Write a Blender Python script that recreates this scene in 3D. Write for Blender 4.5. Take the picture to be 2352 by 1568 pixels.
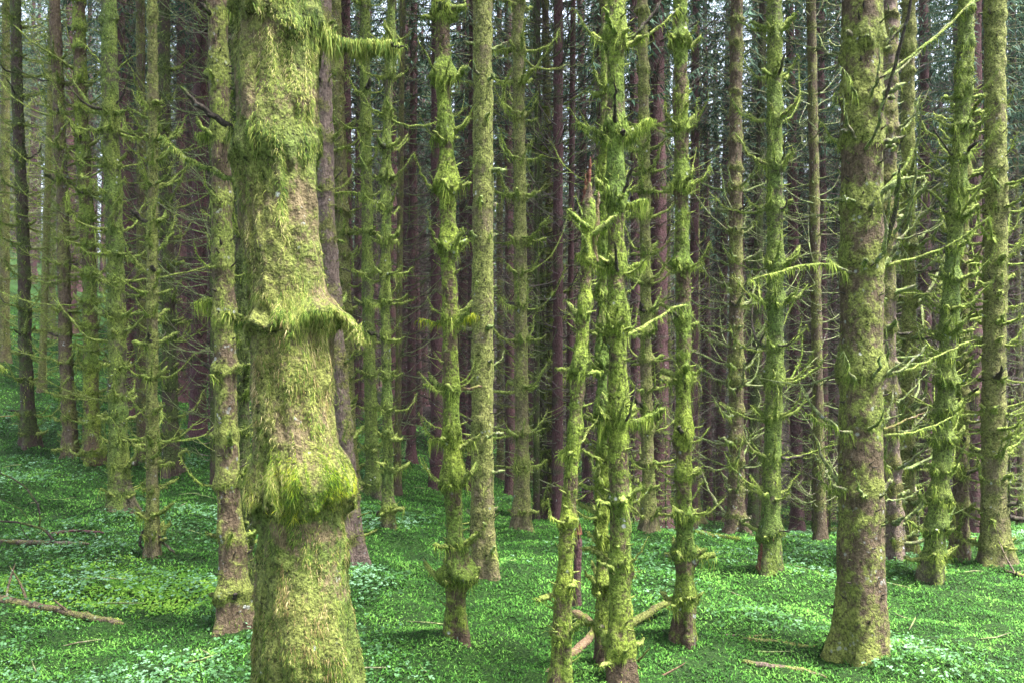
import bpy, math, random
import numpy as np
from mathutils import Vector, Euler

# ------------------------------------------------------------------ camera, sky, light
scene = bpy.context.scene
for o in list(bpy.data.objects): bpy.data.objects.remove(o)
CAMH = 2.0
cam_d = bpy.data.cameras.new('camera'); cam = bpy.data.objects.new('camera', cam_d)
scene.collection.objects.link(cam); scene.camera = cam
cam.location = (0, 0, CAMH); cam.rotation_euler = (math.radians(90), 0, 0)
cam_d.lens = 28; cam_d.sensor_width = 36; cam_d.clip_end = 1000; cam_d.clip_start = 0.05

SUN_EL, SUN_AZ = 68, 110            # azimuth measured from +Y (view direction) clockwise: from the right, high
w = bpy.data.worlds.new("World"); scene.world = w; w.use_nodes = True
nt = w.node_tree; bg = nt.nodes['Background']
sky = nt.nodes.new('ShaderNodeTexSky'); sky.sky_type = 'NISHITA'; sky.sun_disc = False
sky.sun_elevation = math.radians(SUN_EL); sky.sun_rotation = math.radians(SUN_AZ)
sky.air_density = 1.0; sky.dust_density = 4.0; sky.ozone_density = 1.0
hs = nt.nodes.new('ShaderNodeHueSaturation'); hs.inputs['Saturation'].default_value = .6      # overcast
nt.links.new(sky.outputs[0], hs.inputs['Color']); nt.links.new(hs.outputs[0], bg.inputs[0]); bg.inputs[1].default_value = 0.11
sd = bpy.data.lights.new('sun', 'SUN'); sun = bpy.data.objects.new('sun', sd); scene.collection.objects.link(sun)
sd.energy = 3.2; sd.angle = math.radians(15); sd.color = (1.0, 0.96, 0.88)
az = math.radians(SUN_AZ); el = math.radians(SUN_EL)
sdir = Vector((math.sin(az)*math.cos(el), math.cos(az)*math.cos(el), math.sin(el)))
sun.rotation_euler = sdir.to_track_quat('Z', 'Y').to_euler(); sun.location = (0, 0, 30)
scene.view_settings.view_transform = 'Standard'; scene.view_settings.look = 'None'
scene.view_settings.gamma = 1.0; scene.view_settings.exposure = 2.88
scene.render.engine = 'CYCLES'
scene.cycles.max_bounces = 5; scene.cycles.diffuse_bounces = 3; scene.cycles.glossy_bounces = 1
scene.cycles.transmission_bounces = 2; scene.cycles.transparent_max_bounces = 4

rng = np.random.default_rng(11); random.seed(5)
F = 1829.0; CX, CY = 1176.0, 784.0      # the photograph's scale: focal length and centre in its pixels

def W(px, py, d): return np.array([(px-CX)/F*d, d, CAMH-(py-CY)/F*d])

# ------------------------------------------------------------------ numpy noise and mesh helpers
_LAT = np.random.default_rng(3).random(4096).astype(np.float32)
def noise(p, s=1.0):
    q = np.asarray(p, float)*s; f = np.floor(q); t = q-f; t = t*t*(3-2*t); i = f.astype(np.int64)
    x0 = i[..., 0]*73856093; y0 = i[..., 1]*19349663; z0 = i[..., 2]*83492791; x1 = x0+73856093; y1 = y0+19349663; z1 = z0+83492791
    a, b, c = t[..., 0], t[..., 1], t[..., 2]; r = []
    for z in (z0, z1):
        u, v = y0 ^ z, y1 ^ z
        A = _LAT[(x0 ^ u) & 4095]; A = A+(_LAT[(x1 ^ u) & 4095]-A)*a
        B_ = _LAT[(x0 ^ v) & 4095]; B_ = B_+(_LAT[(x1 ^ v) & 4095]-B_)*a
        r.append(A+(B_-A)*b)
    return (r[0]+(r[1]-r[0])*c)*2-1
def fbm(p, s=1.0, o=3):
    r = 0; a = 1.0
    for k in range(o): r = r+a*noise(p, s*2**k); a *= .5
    return r
def nrm(v): return v/np.maximum(np.linalg.norm(v, axis=-1, keepdims=True), 1e-9)

class MB:
    def __init__(s): s.v = []; s.f = []; s.m = []; s.t = []; s.n = 0
    def add(s, v, f, m=0, tint=None):
        v = np.asarray(v, np.float32).reshape(-1, 3); f = np.asarray(f, np.int32).reshape(-1, 4)
        s.v.append(v); s.f.append(f+s.n); s.m.append(np.full(len(f), m, np.int32)); s.n += len(v)
        s.t.append(np.full(len(v), .5, np.float32) if tint is None else np.asarray(tint, np.float32).reshape(-1))
    def mesh(s, name, mats, smooth=True):
        me = bpy.data.meshes.new(name)
        v = np.concatenate(s.v); f = np.concatenate(s.f); m = np.concatenate(s.m); t = np.concatenate(s.t)
        me.vertices.add(len(v)); me.vertices.foreach_set('co', v.ravel())
        me.loops.add(f.size); me.loops.foreach_set('vertex_index', f.ravel())
        me.polygons.add(len(f)); me.polygons.foreach_set('loop_start', np.arange(0, f.size, 4, dtype=np.int32))
        me.polygons.foreach_set('loop_total', np.full(len(f), 4, np.int32))
        me.polygons.foreach_set('material_index', m)
        me.polygons.foreach_set('use_smooth', np.full(len(f), smooth))
        a = me.attributes.new('tint', 'FLOAT', 'POINT'); a.data.foreach_set('value', t)
        for k in mats: me.materials.append(k)
        me.update(calc_edges=True)
        return me
    def build(s, name, mats, parent=None, smooth=True, loc=None):
        if not isinstance(mats, (list, tuple)): mats = [mats]
        o = bpy.data.objects.new(name, s.mesh(name, mats, smooth)); scene.collection.objects.link(o)
        if parent is not None: o.parent = parent
        if loc is not None: o.location = loc
        return o

def empty(name, loc):
    o = bpy.data.objects.new(name, None); scene.collection.objects.link(o); o.location = loc
    o.empty_display_size = .2; return o
def tag(o, label=None, cat=None, group=None, kind=None):
    if label: o['label'] = label
    if cat: o['category'] = cat
    if group: o['group'] = group
    if kind: o['kind'] = kind
    return o

def gridf(n, S, wrap=True):
    i = np.arange(n-1)[:, None]; j = np.arange(S if wrap else S-1)[None]; j2 = (j+1) % S if wrap else j+1
    return np.stack([i*S+j, i*S+j2, (i+1)*S+j2, (i+1)*S+j], -1).reshape(-1, 4)

def tube(mb, P, R, S=6, m=0, tint=.5, rough=0.0):
    P = np.asarray(P, float); n = len(P); R = np.asarray(R, float)*np.ones(n)
    T = nrm(np.gradient(P, axis=0)); ax = P[-1]-P[0]
    ref = np.array([0, 0, 1.0]) if abs(ax[2]) < .8*np.linalg.norm(ax) else np.array([0.3, 1.0, 0])
    U = nrm(np.cross(T, ref)); V = np.cross(U, T)
    th = np.arange(S)/S*2*np.pi
    r = R[:, None]*np.ones((1, S))
    if rough: r = r*(1+rough*noise(P[:, None]+np.stack([np.cos(th), np.sin(th), 0*th], -1)[None]*.05, 37)) 
    v = P[:, None]+r[..., None]*(U[:, None]*np.cos(th)[None, :, None]+V[:, None]*np.sin(th)[None, :, None])
    mb.add(v, gridf(n, S), m, np.full(n*S, tint))

def strands(mb, P, D, B, L, Wd, sag=0.5, m=0, segs=2, tint=None):
    """ribbons: start P, direction D, width direction B, length L, width Wd, bending down by sag"""
    n = len(P); L = L[:, None]; k = segs+1
    pts = []
    for i in range(k):
        t = i/segs
        pts.append(P+D*L*t*(1-.35*sag*t)+np.array([0, 0, -1.0])*L*sag*t*t)
    pts = np.stack(pts, 1)
    wf = np.array([1-.85*(i/segs)**1.5 for i in range(k)])[None, :, None]
    off = B[:, None]*(Wd[:, None, None]*.5*wf)
    v = np.stack([pts-off, pts+off], 2)                 # n,k,2,3
    base = (np.arange(n)*k*2)[:, None, None]; i = (np.arange(segs)*2)[None, :, None]
    f = base+i+np.array([0, 1, 3, 2])[None, None]
    if tint is None: tint = rng.random(n)
    mb.add(v, f, m, np.repeat(tint, k*2))

# ------------------------------------------------------------------ materials
def mat(name):
    m = bpy.data.materials.new(name); m.use_nodes = True; t = m.node_tree
    return m, t, t.nodes['Principled BSDF']
def nd(t, typ, **k):
    n = t.nodes.new(typ)
    for a, b in k.items():
        if a in n.inputs: n.inputs[a].default_value = b
        else: setattr(n, a, b)
    return n
def ramp(t, fac, stops, interp='LINEAR'):
    r = t.nodes.new('ShaderNodeValToRGB'); r.color_ramp.interpolation = interp; e = r.color_ramp.elements
    while len(e) < len(stops): e.new(.5)
    for x, (p, c) in zip(e, stops):
        x.position = p; x.color = (*c, 1) if len(c) == 3 else c
    t.links.new(fac, r.inputs[0]); return r
def mix(t, fac, a, b, mode='MIX'):
    n = t.nodes.new('ShaderNodeMix'); n.data_type = 'RGBA'; n.blend_type = mode
    if isinstance(fac, (int, float)): n.inputs[0].default_value = fac
    else: t.links.new(fac, n.inputs[0])
    for s, x in ((6, a), (7, b)):
        if isinstance(x, tuple): n.inputs[s].default_value = (*x, 1)
        else: t.links.new(x, n.inputs[s])
    return n.outputs[2]
def math_(t, op, a, b=0.0):
    n = t.nodes.new('ShaderNodeMath'); n.operation = op
    for i, x in enumerate((a, b)):
        if isinstance(x, (int, float)): n.inputs[i].default_value = x
        else: t.links.new(x, n.inputs[i])
    return n.outputs[0]
def coords(t, inst=True, scale=(1, 1, 1)):
    tc = t.nodes.new('ShaderNodeTexCoord'); mp = t.nodes.new('ShaderNodeMapping'); mp.inputs['Scale'].default_value = scale
    t.links.new(tc.outputs['Object'], mp.inputs[0])
    if inst:
        oi = t.nodes.new('ShaderNodeObjectInfo'); v = t.nodes.new('ShaderNodeVectorMath'); v.operation = 'SCALE'
        v.inputs[0].default_value = (37, 19, 53); t.links.new(oi.outputs['Random'], v.inputs['Scale'])
        t.links.new(v.outputs[0], mp.inputs['Location'])
    return mp.outputs[0]
def noi(t, vec, scale, detail=4, rough=.6):
    n = t.nodes.new('ShaderNodeTexNoise'); n.inputs['Scale'].default_value = scale
    n.inputs['Detail'].default_value = detail; n.inputs['Roughness'].default_value = rough
    t.links.new(vec, n.inputs['Vector']); return n.outputs['Fac']
def bump(t, b, h, strength=.6, dist=.01):
    n = t.nodes.new('ShaderNodeBump'); n.inputs['Strength'].default_value = strength; n.inputs['Distance'].default_value = dist
    t.links.new(h, n.inputs['Height']); t.links.new(n.outputs[0], b.inputs['Normal'])

def bark_mat(name, barkA, barkB, mossA, mossB, cover, lichen=.1):
    """bark with moss grown over it: cover 0..1 = how much moss"""
    m, t, b = mat(name); v = coords(t); vs = coords(t, True, (1, 1, .45))
    n1 = noi(t, vs, 55, 5, .7); n2 = noi(t, v, 5, 4, .6); n3 = noi(t, v, 30, 3, .7); n4 = noi(t, v, 1.7, 2)
    bark = ramp(t, n1, [(.3, tuple(x*.35 for x in barkA)), (.5, barkA), (.75, barkB)]).outputs[0]
    moss = mix(t, ramp(t, n4, [(.35, (0,)*3), (.65, (1,)*3)]).outputs[0], mossA, mossB)
    n5 = noi(t, v, 75, 2, .6)
    dk = ramp(t, math_(t, 'ADD', math_(t, 'MULTIPLY', n3, .5), math_(t, 'MULTIPLY', n5, .5)), [(.36, (.12,)*3), (.48, (.7,)*3), (.62, (1.35,)*3)]).outputs[0]
    moss = mix(t, 1.0, moss, dk, 'MULTIPLY')
    at = t.nodes.new('ShaderNodeAttribute'); at.attribute_name = 'tint'
    s = math_(t, 'ADD', math_(t, 'MULTIPLY', n2, .7), math_(t, 'MULTIPLY', n3, .3))
    s = math_(t, 'ADD', s, math_(t, 'MULTIPLY', math_(t, 'SUBTRACT', at.outputs['Fac'], .5), .42))
    th = .62-.26*cover
    fac = ramp(t, s, [(th-.05, (0,)*3), (th+.05, (1,)*3)]).outputs[0]
    c = mix(t, fac, bark, moss)
    vo = t.nodes.new('ShaderNodeTexVoronoi'); vo.inputs['Scale'].default_value = 26; t.links.new(v, vo.inputs['Vector'])
    lf = math_(t, 'MULTIPLY', ramp(t, noi(t, v, 9, 3), [(.66-.1*lichen, (0,)*3), (.7, (1,)*3)]).outputs[0],
               ramp(t, vo.outputs['Distance'], [(.25, (1,)*3), (.4, (0,)*3)]).outputs[0])
    c = mix(t, lf, c, (.36, .38, .36))
    t.links.new(c, b.inputs['Base Color']); b.inputs['Roughness'].default_value = .9
    b.inputs['Specular IOR Level'].default_value = .2
    bump(t, b, math_(t, 'ADD', n1, n3), 1.0, .03)
    return m

def frond_mat(name, cols, trans=.25, nscale=4.0, spec=.15):
    """leaf-like faces: colour from a per-frond random tint and a slow patchy noise"""
    m, t, b = mat(name); v = coords(t)
    a = t.nodes.new('ShaderNodeAttribute'); a.attribute_name = 'tint'
    s = math_(t, 'ADD', math_(t, 'MULTIPLY', a.outputs['Fac'], .42), math_(t, 'ADD', math_(t, 'MULTIPLY', noi(t, v, nscale, 4), 1.3), -.36))
    k = len(cols); c = ramp(t, s, [(.22+.56*i/(k-1), cols[i]) for i in range(k)]).outputs[0]
    t.links.new(c, b.inputs['Base Color']); b.inputs['Roughness'].default_value = .75
    b.inputs['Specular IOR Level'].default_value = spec
    if trans:
        tr = t.nodes.new('ShaderNodeBsdfTranslucent'); t.links.new(c, tr.inputs[0])
        ms = t.nodes.new('ShaderNodeMixShader'); ms.inputs[0].default_value = trans
        t.links.new(b.outputs[0], ms.inputs[1]); t.links.new(tr.outputs[0], ms.inputs[2])
        t.links.new(ms.outputs[0], t.nodes['Material Output'].inputs[0])
    return m

YG = (.205, .265, .038); G = (.10, .16, .028); DG = (.035, .075, .018); OL = (.155, .15, .05); TN = (.25, .215, .10)
BR = (.105, .075, .055); PB = (.12, .07, .07); RB = (.085, .04, .046)
M = {}
M['hero_bark'] = bark_mat('hero bark', (.12, .095, .05), (.24, .19, .11), (.165, .18, .045), (.10, .14, .03), .66, .1)
M['moss_bark'] = bark_mat('moss covered bark', (.075, .052, .035), (.15, .115, .07), YG, G, .68, .5)
M['green_bark'] = bark_mat('green moss bark', (.07, .065, .04), (.15, .13, .08), (.17, .215, .045), (.10, .155, .035), .8, .1)
M['olive_bark'] = bark_mat('olive algae bark', (.13, .11, .06), (.22, .19, .11), (.20, .23, .06), (.19, .19, .07), .75, .4)
M['brown_bark'] = bark_mat('brown bark with moss', (.10, .074, .05), (.20, .155, .11), (.19, .21, .06), (.17, .17, .06), .45, .8)
M['big_bark'] = bark_mat('brown bark with olive moss', (.09, .066, .042), (.20, .155, .10), (.21, .235, .06), (.15, .19, .04), .55, .8)
M['pink_bark'] = bark_mat('pinkish bark', (.15, .11, .095), (.27, .215, .18), (.17, .18, .06), OL, .38, .6)
M['dark_bark'] = bark_mat('dark red brown bark', (.10, .05, .055), (.155, .088, .09), (.08, .085, .045), (.08, .06, .045), .2, .1)
M['dark_green_bark'] = bark_mat('dark bark with green algae', (.06, .043, .035), (.10, .075, .055), (.085, .115, .03), (.06, .085, .025), .6, .1)
M['red_wood'] = bark_mat('broken red wood', (.13, .05, .035), (.27, .115, .07), OL, OL, .05, 0)
M['pale_wood'] = bark_mat('pale barkless wood', (.20, .135, .085), (.30, .22, .14), YG, OL, .4, .3)
M['moss_y'] = frond_mat('yellow green moss fronds', [(.010, .024, .004), (.065, .115, .016), (.185, .265, .036), (.38, .47, .09)])
M['moss_g'] = frond_mat('green moss fronds', [(.016, .036, .007), (.08, .13, .02), (.19, .26, .04), (.35, .44, .09)])
M['moss_hero'] = frond_mat('long trailing moss fronds', [(.012, .03, .005), (.06, .12, .016), (.155, .22, .036), (.28, .31, .07), (.40, .36, .16)], .2, 2.6)
M['moss_dead'] = frond_mat('browned moss fronds', [(.05, .038, .016), (.15, .115, .045), (.28, .215, .09), (.42, .35, .18)], .2, 3)
M['moss_tuft'] = frond_mat('bright feather moss', [(.03, .07, .006), (.11, .20, .010), (.26, .32, .015), (.42, .41, .04)], .3, 6)
M['twig'] = bark_mat('lichen covered twig', (.14, .13, .08), (.36, .36, .25), (.27, .32, .13), (.2, .27, .09), .65, .9)
M['dark_twig'] = bark_mat('bare dark twig', (.05, .042, .035), (.12, .10, .075), (.09, .12, .03), G, .3, .5)
M['moss_twig'] = bark_mat('moss covered twig', (.12, .10, .05), (.26, .23, .11), (.28, .33, .085), (.18, .25, .05), .95, .3)
M['far_twig'] = bark_mat('background twig', (.12, .105, .075), (.30, .29, .21), (.23, .28, .12), (.15, .21, .07), .6, .6)
M['purple_twig'] = bark_mat('purple grey background twig', (.06, .042, .045), (.165, .125, .13), (.11, .14, .08), (.07, .09, .045), .3, .3)
M['needle'] = frond_mat('spruce needles', [(.012, .03, .018), (.03, .065, .04), (.05, .11, .07), (.09, .16, .11)], .2, 1.2)

# ------------------------------------------------------------------ terrain
TD = np.array([1.5, 2.5, 4, 6, 9, 13, 20, 32, 60, 120.])
TX = np.array([-900, -300, 0, 400, 800, 1200, 1600, 2000, 2400, 3200.])
TY = np.array([   # picture height of the ground at each column, for each distance
 [3220, 2240, 1640, 1320, 1090,  900,  680,  520,  430,  400],
 [3220, 2240, 1640, 1340, 1125,  960,  750,  590,  500,  470],
 [3220, 2240, 1645, 1355, 1150, 1005,  820,  660,  570,  540],
 [3220, 2240, 1660, 1375, 1180, 1050,  915,  800,  720,  690],
 [3220, 2247, 1690, 1390, 1200, 1090,  990,  915,  850,  810],
 [3220, 2247, 1700, 1385, 1222, 1175, 1110, 1000,  900,  840],
 [3220, 2247, 1700, 1400, 1245, 1230, 1215, 1130,  980,  870],
 [3220, 2247, 1700, 1420, 1265, 1238, 1218, 1140,  990,  870],
 [3220, 2247, 1680, 1410, 1260, 1225, 1190, 1110,  970,  860],
 [3220, 2247, 1660, 1390, 1230, 1150, 1080,  980,  900,  840]], float)
TZ = CAMH-(TY-CY)/F*TD[None]
LD = np.log(TD)
def _cr(p0, p1, p2, p3, t):
    return .5*((2*p1)+(-p0+p2)*t+(2*p0-5*p1+4*p2-p3)*t*t+(-p0+3*p1-3*p2+p3)*t**3)
def ground(X, Y, detail=True):
    X = np.asarray(X, float); Y = np.asarray(Y, float)
    Yc = np.clip(Y, 2.5, 119); px = np.clip(CX+X/Yc*F, TX[0]+1, TX[-1]-1)
    i = np.clip(np.searchsorted(TX, px)-1, 0, len(TX)-2); ti = (px-TX[i])/(TX[i+1]-TX[i])
    l = np.log(Yc); j = np.clip(np.searchsorted(LD, l)-1, 0, len(LD)-2); tj = (l-LD[j])/(LD[j+1]-LD[j])
    def row(ii):
        ii = np.clip(ii, 0, len(TX)-1); q = [TZ[ii, np.clip(j+k, 0, len(LD)-1)] for k in (-1, 0, 1, 2)]
        return _cr(*q, tj)
    z = _cr(row(i-1), row(i), row(i+1), row(i+2), ti)
    if detail:
        p = np.stack([X, Y, 0*X], -1)
        z = z+.07*fbm(p, .8, 3)+.035*np.abs(noise(p, 2.3))+.02*noise(p, 5)
        if detail == 2:
            for (a, b) in FEET:
                near = np.exp(-((X-a)**2+(Y-b)**2)/.11); z = z+.07*near*(1+.5*noise(p, 4))
    return z
def hit(px, py, lo=2.6, hi=110):
    """where the view ray through a picture point meets the ground"""
    ds = np.exp(np.linspace(math.log(lo), math.log(hi), 900))
    x = (px-CX)/F*ds; g = ground(x, ds); r = CAMH-(py-CY)/F*ds
    k = np.argmax(r < g)
    return float(ds[k]) if (r < g).any() else 60.0

FEET = []
for q in ((70, 1030), (165, 1068), (214, 1078), (276, 1185), (350, 1293), (395, 1092), (538, 1455), (565, 1398), (806, 1308), (858, 1150), (893, 1228), (1050, 1488), (1116, 1335), (1200, 1225), (1286, 1600), (1424, 1600), (1490, 1230), (1572, 1488), (1692, 1230), (1766, 1328), (1978, 1512), (2048, 1300), (2136, 1343), (2203, 1290), (2290, 1312)):
    d_ = hit(*q); FEET.append(((q[0]-CX)/F*d_, d_))

# ------------------------------------------------------------------ ground sheet
def make_ground():
    ys = np.concatenate([np.linspace(-14, 1.5, 40)[:-1], 1.5*(150/1.5)**np.linspace(0, 1, 620)])
    u = np.linspace(-1, 1, 560); u = .75*u+.25*u**3
    hw = 9+1.15*np.maximum(ys, 0)
    X = u[None]*hw[:, None]; Y = np.repeat(ys[:, None], len(u), 1)
    Z = ground(X, Y, 2); p = np.stack([X, Y, 0*X], -1)
    near = np.clip(1-Y/26, 0, 1)
    Z += near*.02*np.maximum(fbm(p, 9, 3), -.3)+near*.006*noise(p, 45)
    mb = MB(); mb.add(np.stack([X, Y, Z], -1), gridf(len(ys), len(u), False))
    m, t, b = mat('mossy forest floor'); v = coords(t, False)
    n1 = noi(t, v, .9, 5, .6); n2 = noi(t, v, 42, 5, .75); n3 = noi(t, v, .35, 3)
    g = ramp(t, n2, [(.32, (.003, .010, .003)), (.46, (.014, .045, .008)), (.6, (.04, .10, .018)), (.75, (.085, .17, .04))]).outputs[0]
    g = mix(t, ramp(t, n1, [(.35, (0,)*3), (.6, (1,)*3)]).outputs[0], mix(t, 1., g, (.75, .8, .6), 'MULTIPLY'), g)
    lit = ramp(t, noi(t, v, 30, 3, .7), [(.35, (.006, .004, .004)), (.6, (.014, .009, .008)), (.8, (.035, .022, .018))]).outputs[0]
    f = ramp(t, math_(t, 'ADD', math_(t, 'MULTIPLY', n1, .6), math_(t, 'MULTIPLY', n2, .4)), [(.5, (0,)*3), (.6, (1,)*3)]).outputs[0]
    # far floor under the dense stand is needle litter
    sp = t.nodes.new('ShaderNodeSeparateXYZ'); t.links.new(v, sp.inputs[0])
    far = ramp(t, math_(t, 'DIVIDE', math_(t, 'ADD', sp.outputs[1], math_(t, 'MULTIPLY', n3, 10)), 45), [(.48, (0,)*3), (.72, (1,)*3)]).outputs[0]
    side = ramp(t, math_(t, 'ADD', math_(t, 'MULTIPLY', sp.outputs[0], .02), .5), [(.2, (0,)*3), (.42, (1,)*3)]).outputs[0]
    f = math_(t, 'MAXIMUM', math_(t, 'MULTIPLY', f, .4), math_(t, 'MULTIPLY', far, side))
    c = mix(t, f, g, lit); t.links.new(c, b.inputs['Base Color']); b.inputs['Roughness'].default_value = .9
    b.inputs['Specular IOR Level'].default_value = .15
    bump(t, b, n2, 1.0, .05)
    tag(mb.build('ground', m), kind='structure')
make_ground()

# ------------------------------------------------------------------ ground cover
def make_cover():
    def pts(n, lo, hi, wide=1.0):
        d = lo*(hi/lo)**rng.random(n)**.9; x = (rng.random(n)*2-1)*(d*.75*wide+.6)
        return x, d
    sor = frond_mat('wood sorrel leaves', [(.018, .06, .018), (.035, .11, .03), (.06, .16, .055), (.15, .28, .17)], .25, 1.2, .4)
    mos = frond_mat('ground moss fronds', [(.006, .022, .005), (.022, .08, .011), (.05, .155, .02), (.125, .275, .05)], .2, 2.2)
    bright = frond_mat('bright yellow green moss', [(.04, .12, .012), (.07, .18, .018), (.12, .26, .03), (.20, .35, .05)], .3, 2.0)
    # moss: short upright fronds everywhere
    mb = MB(); x, y = pts(360000, 2.6, 30); z = ground(x, y, 2)
    n = len(x); s = np.clip(.0062*y**.75, .010, .09)
    a = rng.random(n)*2*np.pi; D = nrm(np.stack([np.cos(a)*.8, np.sin(a)*.8, .5+1.2*rng.random(n)], -1)); B = np.stack([-np.sin(a), np.cos(a), 0*a], -1)
    p = np.stack([x, y, z+.004], -1)
    pt = (((x+2.35)/1.6)**2+((y-6.2)/.62)**2+.9*fbm(p, 1.8, 3)+.9*rng.random(len(x))+np.where(x > -1.6, 9, 0)) < 1.2
    strands(mb, p[~pt], D[~pt], B[~pt], (s*(.8+1.6*rng.random(n)))[~pt]*1.4, (s*.42)[~pt], .55, 0, 2)
    tag(mb.build('ground_moss', mos), kind='stuff')
    # patch of fresher moss in the small clearing
    mb = MB(); k = 26000; a = rng.random(k)*2*np.pi; r = rng.random(k)**.5
    x = -2.35+2.3*r*np.cos(a); y = 6.2+.95*r*np.sin(a); p = np.stack([x, y, ground(x, y, 2)+.004], -1)
    ok = (((x+2.35)/1.6)**2+((y-6.2)/.62)**2+.9*fbm(p, 1.8, 3)+.9*rng.random(len(x))+np.where(x > -1.6, 9, 0)) < 1.2; p = p[ok]; k = len(p); a = rng.random(k)*2*np.pi
    D = nrm(np.stack([np.cos(a), np.sin(a), .6+rng.random(k)], -1)); B = np.stack([-np.sin(a), np.cos(a), 0*a], -1)
    strands(mb, p, D, B, .045+.045*rng.random(k), np.full(k, .022), .8, 0, 2)
    tag(mb.build('bright_moss', bright), kind='stuff')
    # sorrel: three leaflets on each stem
    mb = MB(); x, y = pts(120000, 2.6, 24); p = np.stack([x, y, 0*x], -1)
    left = np.clip((-x/np.maximum(y, 1)-.05)*3, 0, 1)
    right = np.exp(-((x-2.6)/1.2)**2-((y-4.6)/1.3)**2)
    mask = .9*fbm(p, .8, 3)+.55*left+.15*right > rng.random(len(x))*1.2+.2
    x, y, p = x[mask], y[mask], p[mask]; n = len(x); z = ground(x, y, 2)
    s = np.clip(.0042*y**.6, .008, .03)*(.6+.9*rng.random(n)); h = .025+.05*rng.random(n)
    a0 = rng.random(n)*2*np.pi; tint = rng.random(n)
    for q in range(3):
        a = a0+q*2.094+rng.normal(0, .2, n); d = np.stack([np.cos(a), np.sin(a), rng.normal(-.1, .3, n)], -1)
        bb = np.stack([-np.sin(a), np.cos(a), rng.normal(0, .25, n)], -1)
        c = np.stack([x, y, z+h], -1); L = (s*1.35)[:, None]; wv = (s*.75)[:, None]
        v = np.stack([c, c+d*L*.6-bb*wv, c+d*L, c+d*L*.6+bb*wv], 1)
        mb.add(v, np.arange(n*4).reshape(-1, 4), 0, np.repeat(np.clip(tint+rng.normal(0, .12, n), 0, 1), 4))
    tag(mb.build('wood_sorrel', sor, smooth=False), kind='stuff')
make_cover()

# ------------------------------------------------------------------ branches
def branch_path(start, ang, L, slope, curl, n=8, wob=.05):
    s = np.linspace(0, 1, n); r = np.array([math.cos(ang), math.sin(ang), 0]); tv = np.array([-r[1], r[0], 0])
    P = start+np.outer(s*L*(1-.25*max(curl, 0)*s), r)+np.outer((slope*s+curl*s*s)*L, [0, 0, 1])
    k = rng.normal(0, wob, 2)*L
    P += np.outer(np.sin(s*3.0)*k[0]+s*s*k[1], tv); P[:, 2] += np.sin(s*7+rng.random()*6)*.02*L*s
    return P
def limb(mb, P, r0, r1, S=5, m=0, rough=.45, knob=False):
    n = len(P); R = r0+(r1-r0)*np.linspace(0, 1, n)**.8
    if knob: R = R*(1+.35*rng.random(n))
    R[-1] *= .3
    tube(mb, P, R, S, m, .5, rough)
def twigs(mb, P, L, r, k, m=0, S=3):
    for _ in range(k):
        i = rng.integers(len(P)//3, len(P)-1); d = P[min(i+1, len(P)-1)]-P[i-1]; d = d/np.linalg.norm(d)
        a = math.atan2(d[1], d[0])+rng.choice([-1, 1])*rng.uniform(.4, 1.1)
        limb(mb, branch_path(P[i], a, L*rng.uniform(.15, .45), rng.uniform(-.2, .5), rng.uniform(0, .5), 5), r*.55, r*.2, S, m)
def fuzz(mb, P, r, n, L, Wd, m=1, sag=.9, up=.35):
    """moss fronds along a branch"""
    if n < 1: return
    u = rng.random(n)*(len(P)-1); i = np.minimum(u.astype(int), len(P)-2); t = (u-i)[:, None]
    c = P[i]*(1-t)+P[i+1]*t; T = nrm(P[i+1]-P[i]); a = rng.normal(0, 1, (n, 3)); a[:, 2] += up; D = nrm(a-(a*T).sum(1)[:, None]*T*.5)
    B = nrm(np.cross(D, T)+rng.normal(0, .2, (n, 3)))
    strands(mb, c+D*r*.7, D, T*.6+B*.4, L*(.5+rng.random(n)), np.full(n, Wd), sag, m, 2)

_LIB = {}
def lib(twig, moss, cls, dark):
    """small shared set of branch shapes growing along +x: snapped stubs, short upcurved ones, long ones"""
    key = (twig, moss, cls, dark)
    if key not in _LIB:
        out = []
        for _ in range(9 if cls != 'long' else 7):
            if cls == 'stub': L, sl, cu, r, n = rng.uniform(.05, .15), rng.uniform(-.1, .7), rng.uniform(0, .5), rng.uniform(.012, .019), 6
            elif cls == 'short': L, sl, cu, r, n = rng.uniform(.16, .42), rng.uniform(-.25, .35), rng.uniform(.3, 1.0), rng.uniform(.010, .015), 9
            else: L, sl, cu, r, n = rng.uniform(.5, 1.25), rng.uniform(-.35, .2), rng.uniform(.2, .75), rng.uniform(.009, .013), 12
            P = branch_path(np.zeros(3), rng.normal(0, .05), L, sl, cu, n, .09); P[1:] += rng.normal(0, .006, (n-1, 3))
            b = MB(); limb(b, P, r, r*(.7 if cls == 'stub' else .35), 6, 0, .6, True)
            if cls == 'short': twigs(b, P, L, r*.7, rng.integers(0, 3), 0, 4)
            if cls == 'long': twigs(b, P, L, r*.8, rng.integers(3, 8), 0, 3)
            if not dark:
                fuzz(b, P, r*1.1, int((90 if cls != 'long' else 70)*(L/.25)**.8*(1 if 'moss' in twig else .35)), .026, .006, 1, .6, .5)
                if cls != 'long' and rng.random() < .5: fuzz(b, P, r*.8, int(30*L/.2), .05, .005, 1, 1.0, -1.2)
            out.append(b.mesh('branch', [M['dark_twig' if dark else twig], M[moss]]))
        _LIB[key] = out
    return random.choice(_LIB[key])

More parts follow.
